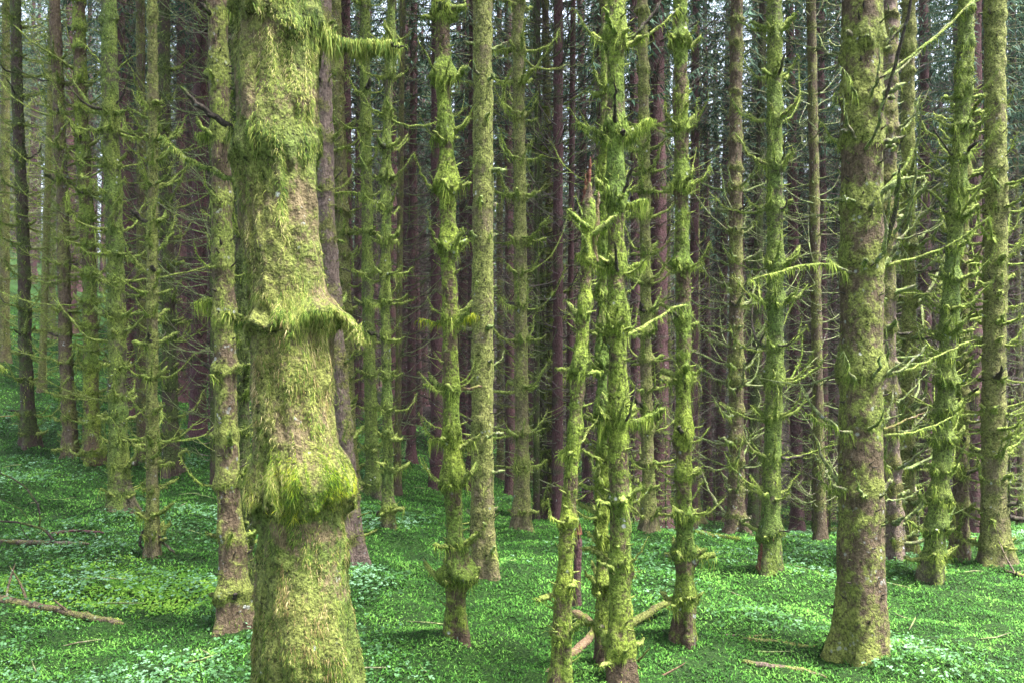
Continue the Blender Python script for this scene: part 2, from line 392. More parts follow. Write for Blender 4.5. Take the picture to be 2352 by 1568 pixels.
# ------------------------------------------------------------------ trunks
class Trunk:
    """centre line through picture points at one distance, radius with moss collars, lumps and root flare"""
    def __init__(s, pts, wpx, d, ybase, top, collars, camt, lump=.06, flare=.6, wob=0.0, taper=.45, seed=0, extra=None, gbase=None):
        pts = sorted(pts, key=lambda q: -q[1]); s.d = d
        s.cz = np.array([CAMH-(y-CY)/F*d for x, y in pts]); s.cx = np.array([(x-CX)/F*d for x, y in pts])
        s.R0 = wpx*d/F/2; s.zb = (CAMH-(ybase-CY)/F*d) if gbase is None else gbase; s.top = top; s.col = collars; s.camt = camt
        s.lump = lump; s.flare = flare; s.wob = wob; s.seed = seed; s.taper = taper; s.extra = extra; s.tip = .12; s.pad = .009
        s.zm = CAMH
    def axis(s, z):
        z = np.asarray(z, float); x = np.interp(z, s.cz, s.cx)
        k = (s.cx[-1]-s.cx[-2])/max(s.cz[-1]-s.cz[-2], .1) if len(s.cz) > 1 else 0
        x = np.where(z > s.cz[-1], s.cx[-1]+np.clip(k, -.03, .03)*(z-s.cz[-1]), x)
        if len(s.cz) > 1:
            k0 = (s.cx[1]-s.cx[0])/max(s.cz[1]-s.cz[0], .1); x = np.where(z < s.cz[0], s.cx[0]+k0*(z-s.cz[0]), x)
        y = s.d+s.wob*np.sin(z*1.3+s.seed)
        return x, y
    def base(s): x, y = s.axis(s.zb); return np.array([float(x), float(y), s.zb])
    def rad(s, z, th):
        z = np.asarray(z, float); H = s.top-s.zb; tz = (z-s.zm)/H
        r = s.R0*(1-s.taper*tz); r = np.maximum(r*np.clip((s.top-z)/(s.tip*H)+.1, .1, 1), .01)
        p = np.stack([np.cos(th)*s.R0*4+s.seed*3.1, np.sin(th)*s.R0*4, z*1.0], -1)
        r = r*(1+s.lump*fbm(p, 3.0, 3)+s.lump*.6*noise(p*np.array([3, 3, 1.5]), 6))
        h = z-s.zb; fl = s.flare*np.exp(-np.maximum(h, 0)/.22)+s.flare*.25*np.exp(-np.maximum(h, 0)/.7)
        r = r*(1+fl*(1+.55*np.cos(3*th+s.seed)+.3*np.cos(5*th+2*s.seed)))
        for (zc, amp, up, dn) in s.col:
            q = z-zc-.25*s.R0*np.sin(th+zc*7)
            q = q+.5*up*noise(np.stack([np.cos(th)*2+zc, np.sin(th)*2, 0*z], -1), 1.5)+min(.3*s.R0, .05)*noise(np.stack([np.cos(th)*2-zc, np.sin(th)*2, 0*z], -1), 3.1); g = np.where(q > 0, np.exp(-(q/up)**2), np.exp(-(q/dn)**2))
            r = r+amp*g*(.9+.7*noise(np.stack([np.cos(th)*1.5+zc*9, np.sin(th)*1.5, z*3], -1), 2))
        q2 = np.stack([np.cos(th)*s.R0+s.seed, np.sin(th)*s.R0, z*.8], -1)
        r = r+s.pad*(np.clip(noise(q2, 13), -.3, 1)+.6*noise(q2, 31))
        if s.extra is not None: r = r+s.extra(z, th)
        return r
    def pt(s, z, th):
        x, y = s.axis(z); r = s.rad(z, th); return np.stack([x+r*np.cos(th), y+r*np.sin(th), z+0*th], -1)
    def mesh(s, org, S=24, dz=.03, zvis=None, foot=.35):
        zvis = zvis or s.top
        z = np.concatenate([np.arange(s.zb-.35, zvis, dz), np.arange(zvis, s.top, max(dz*6, .2)), [s.top]])
        th = np.arange(S)/S*2*np.pi; Z, T = np.meshgrid(z, th, indexing='ij')
        cov = np.full(Z.shape, .40)-foot*np.exp(-np.maximum(Z-s.zb, 0)/.16)+.12*fbm(np.stack([np.cos(T)+s.seed, np.sin(T), Z], -1), 1.5, 2)
        for (zc, amp, up, dn) in s.col:
            q = Z-zc; cov = cov+(.25+6*amp)*np.where(q > 0, np.exp(-(q/(up*1.3))**2), np.exp(-(q/(dn*1.5))**2))
        return s.pt(Z, T)-org, gridf(len(z), S), np.clip(cov, 0, 1).ravel()
    def moss(s, mb, org, n, L, Wd, zlo, zhi, out=.35, sag=.9, m=0, dens=None, spread=.45, segs=3, full=True):
        z = rng.uniform(zlo, zhi, n); th = rng.random(n)*2*np.pi if full else rng.uniform(-math.pi, 0, n)*1.15+.25
        if dens is not None: k = rng.random(n) < dens(z, th); z, th = z[k], th[k]
        n = len(z); P = s.pt(z, th)-org; N = np.stack([np.cos(th), np.sin(th), 0*z], -1); Tn = np.stack([-np.sin(th), np.cos(th), 0*z], -1)
        q = np.stack([N[:, 0]*s.R0*9+s.seed, N[:, 1]*s.R0*9, z*4.5], -1)      # neighbours lean together in clumps
        sw = noise(q, 1.6)*1.3+noise(q+50, 4.0)*.8; ln = np.clip(.75+.8*noise(q+90, 2.2), .25, 1.35); ou = np.clip(.9+1.2*noise(q+20, 2.6), .1, 2.2)
        D = nrm(N*(out*(.3+rng.random(n))*ou)[:, None]+Tn*((sw*.7+rng.normal(0, .55, n))*spread*1.4)[:, None]+np.array([0, 0, -1])*(.05+.9*rng.random(n))[:, None])
        B = nrm(np.cross(D, N)+N*rng.normal(0, .35, n)[:, None])
        strands(mb, P-N*.003, D, B, L*(.4+rng.random(n))*ln, Wd*(.6+.8*rng.random(n)), sag, m, segs)

# ------------------------------------------------------------------ crowns and background templates
def make_crown(seed, H=10.0, Rm=1.7, dens=.24):
    mb = MB(); r0 = np.random.default_rng(seed); z = 0
    while z < H:
        t = z/H; R = Rm*(1-t)**.8*(.55+.45*min(1, t*6)); k = r0.integers(4, 7); a0 = r0.random()*6.3
        for q in range(k):
            if r0.random() < .12: continue
            a = a0+q*2*np.pi/k+r0.normal(0, .2); L = R*r0.uniform(.6, 1.15)+.15
            P = branch_path(np.array([0, 0, z]), a, L, -.25, .25, 7, .06); limb(mb, P, .018, .005, 3, 1)
            n = int(100*dens*L); u = r0.random(n)**.8*(len(P)-1); i = np.minimum(u.astype(int), len(P)-2); tt = (u-i)[:, None]
            c = P[i]*(1-tt)+P[i+1]*tt; dr = np.array([math.cos(a), math.sin(a), 0]); tv = np.array([-dr[1], dr[0], 0])
            sd_ = r0.choice([-1, 1], n)[:, None]*tv*r0.uniform(.2, 1, n)[:, None]
            D = nrm(sd_+dr*.5+np.array([0, 0, -1])*r0.uniform(0, .9, n)[:, None])
            Bv = nrm(np.cross(D, np.array([0, 0, 1.0]))+r0.normal(0, .5, (n, 3)))
            strands(mb, c, D, Bv, .09+.16*r0.random(n), np.full(n, .034), .35, 0, 1, r0.random(n))
        z += r0.uniform(.22, .36)
    return mb.mesh('crown', [M['needle'], M['far_twig']], False)
CROWNS = [make_crown(40+i) for i in range(3)]

ALL = []        # (px, distance) of each tree already placed, for spacing
KIND = {}
def make_template(seed, look, H=17, crown0=8.5, R=.11, blen=(.4, 1.7), green=False):
    """a tree seen among the background: trunk, one mesh of dead branches, crown"""
    T = Trunk([(CX, CY)], 2*R*F/10, 10, 0, H, [], 0, .07, .5, 0, .5, seed, gbase=0)
    T.cx = np.array([0.0]); T.cz = np.array([0.0]); T.zm = 1.5; T.d = 0; T.col = []
    zs = []; z = .5
    while z < crown0+1.5: zs.append(z); z += rng.uniform(.17, .32)
    T.col = [(q, .012, .05, .02) for q in zs]
    bm_ = MB(); v, f, tn = T.mesh(np.zeros(3), 10, .07, crown0); bm_.add(v, f, 0, tn)
    tr = bm_.mesh('trunk', [M[look]])
    b = MB()
    for q in zs:
        for k in range(rng.integers(4, 8)):
            a = rng.random()*6.3; stub = rng.random() < (.2 if q > 1.5 else .4)
            L = rng.uniform(.06, .25) if stub else rng.uniform(*blen)*min(1, .45+q/6)
            st = np.array([math.cos(a)*R*.8, math.sin(a)*R*.8, q+rng.normal(0, .04)])
            P = branch_path(st, a, L, rng.uniform(-.35, .15), rng.uniform(.2, .8), 7, .08)
            limb(b, P, .011 if not green else .014, .0045, 3)
            if not stub: twigs(b, P, L, .010, rng.integers(2, 6))
            if green: fuzz(b, P, .01, int(14*L)+3, .05, .02, 1)
    br = b.mesh('branches', [M['moss_twig' if green else 'purple_twig' if look == 'dark_bark' else 'far_twig'], M['moss_y']])
    return dict(trunk=tr, br=br, R=R, crown0=crown0, H=H)
TPL = {
 'purple': [make_template(3, 'dark_bark', 18, 8), make_template(7, 'dark_bark', 19, 7.2), make_template(17, 'dark_bark', 18, 9)],
 'brown': [make_template(4, 'dark_green_bark', 18, 8.5), make_template(9, 'brown_bark', 18, 8)],
 'green': [make_template(5, 'olive_bark', 17, 9, green=True), make_template(6, 'green_bark', 17, 9, green=True)],
}
def place_template(kind, x, y, z, rad=None, label=None, group=None, h=1.0):
    k = random.choice(TPL[kind]); root = empty('spruce_tree', (x, y, z-.05))
    s = (rad/k['R']) if rad else random.uniform(.85, 1.3)
    root.rotation_euler = (random.gauss(0, .012), random.gauss(0, .012), random.uniform(0, 6.28)); 
    tag(root, label, 'tree', group)
    for nm, me, lz in (('trunk', k['trunk'], 0), ('dead_branches', k['br'], 0), ('crown', random.choice(CROWNS), k['crown0'])):
        o = bpy.data.objects.new(nm, me); scene.collection.objects.link(o); o.parent = root; o.location = (0, 0, lz*h)
        if nm == 'trunk': o.scale = (s, s, h)
        elif nm == 'crown': o.scale = (random.uniform(.85, 1.15),)*2+(h,); o.rotation_euler = (0, 0, random.uniform(0, 6.28))
        else: o.scale = (.85+.3*s/2, .85+.3*s/2, h)
    ALL.append((x, y)); return root

# ------------------------------------------------------------------ the trees one can tell apart
def px_branch(root, org, d, pts, r0, r1, mats, nf=0, fl=.035, fw=.006, dz=0.0, sub=None, hang=0, hl=.12, n=14, knob=True, ntw=0, name='branch'):
    """a branch following a line seen in the photograph, swinging dz metres nearer (-) or farther"""
    P = np.array([W(x, y, d+dz*i/(len(pts)-1)) for i, (x, y) in enumerate(pts)])-org
    s = np.concatenate([[0], np.cumsum(np.linalg.norm(np.diff(P, axis=0), axis=1))]); u = np.linspace(0, s[-1], n)
    Q = np.stack([np.interp(u, s, P[:, k]) for k in range(3)], -1)
    for _ in range(2): Q[1:-1] = (Q[:-2]+2*Q[1:-1]+Q[2:])/4
    Q[1:-1] += rng.normal(0, .0035, (n-2, 3))
    mb = MB(); limb(mb, Q, r0, r1, 7, 0, .4, knob); 
    if ntw: twigs(mb, Q, s[-1], r0*.8, ntw, 0, 4)
    fuzz(mb, Q, r0, int(nf*1.6), fl, fw)
    o = mb.build(name, [M[mats[0]], M[mats[1]]], root)
    if hang:
        hang = int(hang*2.6)
        h = MB(); u = rng.random(hang)**.9*(n-1); i = np.minimum(u.astype(int), n-2); t = (u-i)[:, None]; c = Q[i]*(1-t)+Q[i+1]*t
        c = c+rng.normal(0, 1, (hang, 3))*np.array([r0, r0, r0*.4]); D = nrm(np.stack([rng.normal(0, .22, hang), rng.normal(0, .22, hang), -np.ones(hang)], -1))
        B = nrm(np.stack([rng.normal(0, 1, hang), rng.normal(0, 1, hang), 0*u], -1))
        strands(h, c, D, B, hl*(.15+rng.random(hang)**1.6)*(.75+.6*noise(c, 22)), np.full(hang, min(fw, .003*max(1, d/4.5))), .2, 0, 3)
        h.build('hanging_moss', M[mats[1]], o)
    return o

def big_tree(label, pts, wpx, ybase, look, moss='moss_y', d=None, sp=(.17, .33), blen=(.12, .7), stub=.45, nb=(5, 8), col=(.01, .035), fuzzn=900, fl=.05, twig='moss_twig',
             brad=.0135, bf=40, H=15, crown=9.5, lump=.07, flare=.75, zoff=0.0, slope=(-.25, .5), curl=(.1, .6), seed=None, whorls=None, zmin=0.25, hangc=.5, S=18, explicit=(), bdark=.07, foot=.35, bs=1.0, tip=.12, burl=None, name='spruce_tree'):
    seed = seed if seed is not None else int(pts[0][0])
    xb = sorted(pts, key=lambda q: q[1])[-1][0]
    if d is None: d = hit(xb, ybase)
    zb = CAMH-(ybase-CY)/F*d; ztop = CAMH+CY/F*d
    if whorls is not None: zs = [CAMH-(y-CY)/F*d for y in whorls]
    else: zs = []
    z = max(zs)+.4 if zs else zb+zmin; g = max(1, d/7.5)
    while z < min(crown, H-.3): zs.append(z); z += rng.uniform(*sp)*g
    cols = [(q, col[0]+(col[1]-col[0])*rng.random()**1.8, rng.uniform(.03, .15), rng.uniform(.010, .022)) for q in zs]
    T = Trunk(pts, wpx*.96, d, ybase, H, cols, 0, lump, flare, .02, .5, seed)
    if burl:
        zb_ = CAMH-(burl[0]-CY)/F*d
        T.extra = lambda z, th: burl[1]*np.exp(-((z-zb_)/burl[2])**2)*(.7+1.1*noise(np.stack([np.cos(th)*1.2, np.sin(th)*1.2, z*4], -1), 2.0))-.03*np.exp(-((z-zb_+.06)/.05)**2)*np.exp(-((np.cos(th-4.6)-1)/.25)**2)
    T.tip = tip; org = T.base(); root = empty(name, org); tag(root, label, 'tree')
    mb = MB(); v, f, tn = T.mesh(org, S+8, .025, min(ztop+.5, H-.06), foot); mb.add(v, f, 0, tn); tr = mb.build('trunk', M[look], root)
    if fuzzn:
        mm = MB(); zt = min(ztop+.3, H-.25)
        g = d/5.5; ww = .0042*max(.8, g); fs = fl*.44*max(.8, g**.5)
        T.moss(mm, org, int(fuzzn*4.2), fs, ww, zb+.05, zt, .6, .75, 0, lambda z, th: np.clip(.5+1.7*fbm(np.stack([np.cos(th)+seed, np.sin(th), z*1.3], -1), 2.5, 2), .03, 1), .8, segs=2)
        rope = lambda z, th: np.clip(2*noise(np.stack([np.cos(th)*1.4+seed, np.sin(th)*1.4, z*.5], -1), 3)-.1, 0, 1)
        T.moss(mm, org, int(fuzzn*.8), fl*.9, ww*.7, zb+.3, zt, .25, .95, 0, rope, .3, segs=3)
        for (zc, amp, up, dn) in cols:
            if zc < zt:
                c0 = rng.uniform(3.3, 6.1); wd = rng.uniform(.6, 1.4)
                pat = lambda z, th: np.exp(-(np.arctan2(np.sin(th-c0), np.cos(th-c0))/wd)**2)*.9+.1
                T.moss(mm, org, int(fuzzn*.0042*amp/.01*hangc*10), fs*1.15, ww, zc-dn*1.2, zc+up*.8, .8, .7, 0, pat, .8, segs=2)
                T.moss(mm, org, int(fuzzn*.0010*amp/.01*hangc*10), fl*1.3, ww*.62, zc-dn*.5, zc+dn, .35, .98, 0, pat, .25, segs=3)
        mm.build('moss', M[moss], tr)
    lg = min(.6, max(0, (blen[1]-.35)*.5)); nbr = 0
    for q in zs:
        if q > ztop+.25 or nbr >= 99: continue
        k = rng.integers(nb[0], nb[1]+1); a0 = rng.random()*6.3; aa = a0+np.arange(k)*2*np.pi/k+rng.normal(0, .25, k); cc = T.pt(q+rng.normal(0, .025, k), aa)-org
        for j in range(k):
            a = float(aa[j]); u = rng.random()*(.5 if q < zb+.75 else 1)
            cls = 'stub' if u < stub else 'long' if u > 1-lg*(1 if q > zb+.9 else .3) else 'short'
            if cls == 'long' and math.sin(a) < -.45: cls = 'short'            # few snags reach towards the camera
            c = cc[j]-np.array([math.cos(a), math.sin(a), 0])*.02
            o = bpy.data.objects.new('branch', lib(twig, moss, cls, rng.random() < bdark)); scene.collection.objects.link(o); o.parent = root
            o.location = c; o.rotation_euler = (rng.normal(0, .15), rng.normal(0, .12), a); k_ = rng.uniform(.75, 1.25)*bs*(min(1.3, max(1, d/6.3)) if cls != 'long' else min(1, max(.55, d/8.5)))*(min(1, .35+blen[1]) if cls == 'short' else 1); o.scale = (k_,)*3; nbr += 1
    sb = MB()
    ns = int(26*(min(ztop, H)-zb)*(wpx/34)**.5); qs = rng.uniform(zb+.25, min(ztop, H-.3), ns); as_ = rng.random(ns)*6.3; cs = T.pt(qs, as_)-org
    for c, a in zip(cs, as_):
        L = rng.uniform(.015, .075)*max(1, d/6); r_ = rng.uniform(.004, .009)
        limb(sb, branch_path(c-np.array([math.cos(a), math.sin(a), 0])*.01, a, L, rng.uniform(-.1, .6), .2, 4), r_, r_*.5, 4, 0, 0)
    tag(sb.build('snapped_stubs', M['dark_twig'] if wpx > 45 else M[twig], root), kind='stuff')
    for e in explicit: px_branch(root, org, d, **e)
    if crown < 40:
        x, y = T.axis(crown); o = bpy.data.objects.new('crown', random.choice(CROWNS)); scene.collection.objects.link(o)
        o.parent = root; o.location = (float(x)-org[0], float(y)-org[1], crown-org[2]); o.scale = (.75, .75, .8)
    ALL.append((org[0], org[1]))
    return root, T, org

def B(pts, r0=.014, r1=.006, mats=('moss_twig', 'moss_y'), **k): return dict(pts=pts, r0=r0, r1=r1, mats=mats, **k)
DK = ('dark_twig', 'moss_y')

# ---- the hero trunk in the foreground
def hero():
    d = 3.6; pts = [(640, 0), (637, 300), (648, 560), (668, 760), (672, 930), (690, 1100), (700, 1300), (712, 1568), (722, 1760)]
    zc = lambda y: CAMH-(y-CY)/F*d
    cols = [(zc(45), .035, .12, .03), (zc(345), .018, .09, .05), (zc(752), .042, .055, .018), (zc(1165), .052, .16, .022), (zc(1540), .04, .22, .12)]
    def extra(z, th):      # swelling to the right below the upper collar, and the bulge where the big tuft sits
        lp = .75+.5*noise(np.stack([np.cos(th)*2, np.sin(th)*2, z*3], -1), 2.2)
        a = np.exp(-((z-zc(738))/np.where(z > zc(738), .06, .05))**2)*np.maximum(np.cos(th+.15), 0)**3*.085*lp
        b_ = np.exp(-((z-zc(1090))/.12)**2)*np.maximum(np.cos(th+.5), 0)**2*.045*lp+.018*noise(np.stack([np.cos(th)*.7, np.sin(th)*.7, z*.8], -1), 6)
        return a+b_
    T = Trunk(pts, 176, d, 1765, 15, cols, 0, .085, .55, 0, .4, 4, extra)
    org = T.base(); root = empty('spruce_tree', org)
    tag(root, 'big leaning foreground trunk shaggy with long trailing moss, nearest and widest of all', 'tree')
    mb = MB(); v, f, tn = T.mesh(org, 72, .008, CAMH+CY/F*d+.3); mb.add(v, f, 0, tn); tr = mb.build('trunk', M['hero_bark'], root)
    mm = MB(); zt = zc(0)+.15; zb = org[2]
    dn = lambda z, th: np.clip(.66+1.6*fbm(np.stack([np.cos(th)*.8, np.sin(th)*.8, z*.9], -1), 3.5, 3), .06, 1)
    T.moss(mm, org, 130000, .020, .0030, zb, zt, .6, .7, 0, dn, 1.1, 2)
    rope = lambda z, th: np.clip(2.2*noise(np.stack([np.cos(th)*1.6, np.sin(th)*1.6, z*.35], -1), 4)-.1, 0, 1)
    T.moss(mm, org, 26000, .030, .0025, zb, zt, .2, .95, 0, rope, .45, 3)
    arc = lambda c, wd: (lambda z, th: np.exp(-(np.arctan2(np.sin(th-c), np.cos(th-c))/wd)**2)+.12)
    for (z0, n, L, lo, up, c, wd) in ((zc(20), 2200, .075, .02, .10, 4.9, .8), (zc(330), 1500, .07, .03, .08, 3.9, .6), (zc(735), 5200, .055, .015, .12, 5.2, 1.1), (zc(1130), 5200, .06, .03, .16, 4.6, 1.5), (zc(1500), 2500, .05, .1, .25, 4.7, 2)):
        T.moss(mm, org, int(n*4), L*.34, .0026, z0-lo, z0+up, .75, .75, 0, arc(c, wd), 1.1)
    low = lambda z, th: np.clip(.55+1.6*fbm(np.stack([np.cos(th)*.8+9, np.sin(th)*.8, z*.8], -1), 3, 2), 0, 1)*np.clip(np.exp(-((z-zc(1370))/.26)**2)+.8*np.exp(-((z-zc(880))/.14)**2)+.15, 0, 1)
    T.moss(mm, org, 60000, .024, .0028, zb, zc(650), .75, .8, 1, low, .8, 3)
    mm.build('moss', [M['moss_hero'], M['moss_dead']], tr)
    tf = MB(); box = lambda z, th: np.exp(-((z-zc(1095))/.10)**2)*np.exp(-(np.minimum(abs(th-5.4), abs(th+6.283-5.4))/.8)**2)
    for _ in range(2): T.moss(tf, org, 26000, .024, .0028, zc(1180), zc(1015), 1.4, .35, 0, box, 1.6, 3)
    tf.build('feather_moss', M['moss_tuft'], tr)
    ex = [B([(548, 305), (515, 282), (470, 252), (440, 225), (413, 198)], .014, .009, DK, nf=0, dz=-.1),
          B([(560, 312), (545, 303), (522, 288)], .018, .012, ('moss_twig', 'moss_hero'), nf=260, fl=.035, fw=.007),
          B([(548, 418), (520, 405), (480, 390), (440, 372), (405, 350), (372, 312)], .012, .006, ('moss_twig', 'moss_hero'), nf=420, fl=.022, fw=.006, dz=.1),
          B([(718, 30), (735, 62), (748, 85), (790, 97), (850, 102), (905, 100)], .018, .010, ('moss_twig', 'moss_hero'), nf=600, fl=.03, fw=.007, hang=3000, hl=.10, dz=.05),
          B([(900, 100), (915, 112), (930, 104)], .006, .003, ('dark_twig', 'moss_y'), nf=20, fl=.02, fw=.005),
          B([(770, 720), (800, 738), (822, 760), (830, 790)], .022, .012, ('moss_twig', 'moss_hero'), nf=260, fl=.022, fw=.004, hang=200, hl=.05),
          B([(600, 748), (570, 738), (545, 735), (518, 718)], .013, .008, ('moss_twig', 'moss_hero'), nf=220, fl=.03, fw=.007, hang=160, hl=.09, dz=-.1),
          B([(590, 1110), (560, 1100), (548, 1085)], .010, .004, ('moss_twig', 'moss_hero'), nf=60, fl=.03, fw=.006)]
    for e in ex: px_branch(root, org, d, **e)
    x, y = T.axis(10.0); o = bpy.data.objects.new('crown', CROWNS[0]); scene.collection.objects.link(o)
    o.parent = root; o.location = (float(x)-org[0], float(y)-org[1], 10-org[2]); o.scale = (.8, .8, .8)
    ALL.append((org[0], org[1]))
hero()

# ---- left group
big_tree('thin dark-sided mossy trunk at far left whose black foot stands on the slope', [(35, 0), (48, 400), (58, 784), (70, 1030)], 27, 1030, 'dark_green_bark', 'moss_g', fuzzn=500, blen=(.3, 1.3), stub=.35, col=(.005, .02), bf=16, fl=.06)
big_tree('straight red-brown and green trunk, second in from the left edge', [(128, 0), (140, 400), (152, 784), (165, 1065)], 28, 1068, 'brown_bark', 'moss_g', fuzzn=350, blen=(.3, 1.2), stub=.4, col=(.003, .015), bf=14)
big_tree('knobbly mossy trunk with ragged lumps, left of the dark green flared trunk', [(180, 0), (190, 300), (203, 600), (214, 1075)], 32, 1078, 'moss_bark', 'moss_g', fuzzn=1000, blen=(.25, 1.2), stub=.35, col=(.015, .045), bf=25,
    explicit=[B([(182, 165), (130, 132), (70, 95), (28, 55)], .016, .008, nf=60, dz=-.5), B([(175, 410), (120, 395), (60, 370), (20, 330)], .012, .006, nf=50, dz=-.4), B([(190, 745), (160, 730), (140, 710)], .018, .012, nf=90), B([(185, 160), (165, 110), (148, 45)], .013, .006, nf=10)])
big_tree('dark green upright trunk flaring into a wide red-brown root foot on the left slope', [(250, 0), (256, 250), (264, 600), (268, 900), (276, 1185)], 38, 1185, 'green_bark', 'moss_g', fuzzn=1100, blen=(.2, .9), stub=.45, col=(.01, .035), flare=.75, bf=25,
    explicit=[B([(255, 160), (235, 145), (205, 115), (175, 88)], .014, .006, nf=40, dz=-.2), B([(262, 250), (285, 215), (302, 150)], .011, .004, DK, dz=-.2), B([(262, 170), (290, 140), (330, 118)], .011, .005, nf=20)])
big_tree('slender pale olive pole of a tree rising from the bright yellow-green moss patch', [(348, 0), (350, 500), (352, 900), (350, 1290)], 24, 1293, 'olive_bark', 'moss_y', fuzzn=450, blen=(.1, .45), stub=.6, col=(.003, .012), bf=18, flare=.7,
    explicit=[B([(350, 1215), (370, 1240), (402, 1270)], .013, .009, DK), B([(340, 1205), (325, 1225), (322, 1250), (330, 1262)], .013, .008, DK), B([(345, 275), (320, 262), (290, 245)], .011, .007, nf=30)])
big_tree('dark mossy trunk directly behind the slender pale pole', [(375, 0), (380, 400), (388, 800), (395, 1090)], 32, 1092, 'dark_green_bark', 'moss_g', fuzzn=500, blen=(.2, 1.0), stub=.4, col=(.005, .022), bf=18)
big_tree('grey-brown trunk with mossy elbows and lichen specks, left of the shaggy foreground trunk', [(502, 0), (508, 300), (512, 700), (520, 1050), (538, 1440)], 48, 1455, 'big_bark', 'moss_y', fuzzn=1500, blen=(.08, .3), stub=.6, col=(.006, .028), bf=30, sp=(.3, .45), S=24, nb=(3, 5),
    explicit=[B([(505, 315), (480, 310), (452, 308)], .018, .008, nf=120, hang=60), B([(495, 690), (470, 690), (452, 700)], .02, .012, nf=150, hang=100), B([(500, 30), (520, 22), (545, 15)], .03, .02, nf=200, hang=150)])
big_tree('dark short-branched trunk half hidden between the grey-brown and the shaggy trunk', [(552, 0), (555, 700), (565, 1395)], 24, 1398, 'dark_green_bark', 'moss_y', fuzzn=500, blen=(.06, .3), stub=.6, bf=20)
# ---- behind the hero
big_tree('pinkish bare-barked trunk standing right behind the shaggy foreground trunk', [(742, 0), (744, 250), (750, 500), (768, 750), (790, 1000), (806, 1300)], 42, 1308, 'pink_bark', 'moss_y', fuzzn=1000, blen=(.08, .3), stub=.6, bf=25, S=24, sp=(.4, .6), nb=(3, 5), col=(.005, .02),
    explicit=[B([(745, 350), (770, 345), (792, 338)], .013, .008, ('moss_twig', 'moss_y'), nf=30), B([(745, 430), (770, 410), (790, 388)], .008, .004, DK, nf=4), B([(750, 440), (775, 445), (800, 440), (825, 445)], .010, .005, nf=40, hang=40, hl=.1)])
big_tree('grey-green trunk seen in the gap right of the pinkish-barked one', [(768, 0), (778, 300), (788, 600), (798, 900), (802, 1120)], 34, 1120, 'olive_bark', 'moss_y', fuzzn=400, blen=(.1, .5), stub=.5, bf=15)
big_tree('bright green trunk with ladder-like stubs, left one of the pair beyond the shaggy trunk', [(838, 0), (840, 300), (846, 700), (858, 1150)], 28, 1150, 'green_bark', 'moss_g', fuzzn=1000, blen=(.15, .55), stub=.5, bf=35, sp=(.28, .45), curl=(.2, .8))
big_tree('slim green trunk with ladder-like stubs, right one of the pair beyond the shaggy trunk', [(900, 0), (888, 300), (886, 700), (893, 1225)], 22, 1228, 'green_bark', 'moss_g', fuzzn=900, blen=(.12, .4), stub=.5, bf=30, sp=(.25, .42), curl=(.2, .8))
# ---- centre
big_tree('lumpy yellow-green moss-collared trunk with a burl and hollow near its foot, left of centre', [(1014, 0), (1020, 200), (1028, 450), (1034, 700), (1038, 1000), (1046, 1250), (1050, 1490)], 36, 1488, 'moss_bark', 'moss_y', fuzzn=2200, blen=(.05, .2), stub=.6, bf=60, S=28, whorls=[1330, 1250, 1110, 1010, 895, 735, 575, 435, 315, 180, 30], col=(.018, .05), fl=.055, hangc=1.0, lump=.1, burl=(1310, .055, .10),
    explicit=[B([(1045, 735), (1065, 732), (1090, 722)], .014, .008, ('moss_twig', 'moss_tuft'), nf=160, hang=80, hl=.07), B([(1025, 738), (1000, 742), (962, 735)], .011, .005, ('moss_twig', 'moss_tuft'), nf=120), B([(1045, 890), (1075, 895), (1108, 885)], .013, .008, ('pale_wood', 'moss_y'), nf=6),
              B([(1030, 890), (1005, 888), (970, 880)], .011, .005, nf=80), B([(1035, 1012), (1010, 1010), (985, 1008)], .011, .005, nf=60, hang=60), B([(1045, 1015), (1070, 1012), (1088, 1010)], .011, .006, nf=60, hang=60), B([(1020, 435), (1005, 442), (990, 440)], .009, .005, nf=40), B([(1020, 310), (1000, 310), (992, 325)], .012, .006, nf=60, hang=60)])
big_tree('smooth broad olive-brown trunk just right of the lumpy collared one', [(1108, 0), (1110, 450), (1108, 850), (1108, 1200), (1116, 1335)], 50, 1335, 'olive_bark', 'moss_y', fuzzn=450, blen=(.05, .2), stub=.75, nb=(2, 4), bf=8, S=28, sp=(.26, .4), col=(.002, .008), lump=.03, flare=.4, brad=.011, curl=(.3, .9), twig='twig')
big_tree('tall mossy trunk with upcurved branches on the mound right of the smooth olive-brown trunk', [(1190, 0), (1194, 450), (1198, 850), (1200, 1225)], 30, 1225, 'olive_bark', 'moss_g', fuzzn=900, blen=(.2, .8), stub=.4, bf=22, sp=(.28, .45), curl=(.2, .8))
big_tree('thin brown-green stem beside the mossy trunk on the mound, left of a close pair', [(1232, 0), (1240, 500), (1248, 1190)], 17, 1190, 'dark_green_bark', 'moss_g', fuzzn=300, blen=(.2, .8), stub=.4, bf=10)
big_tree('thin brown stem beside the mossy trunk on the mound, right of a close pair', [(1252, 0), (1262, 500), (1268, 1188)], 18, 1188, 'brown_bark', 'moss_g', fuzzn=250, blen=(.2, .8), stub=.4, bf=10)
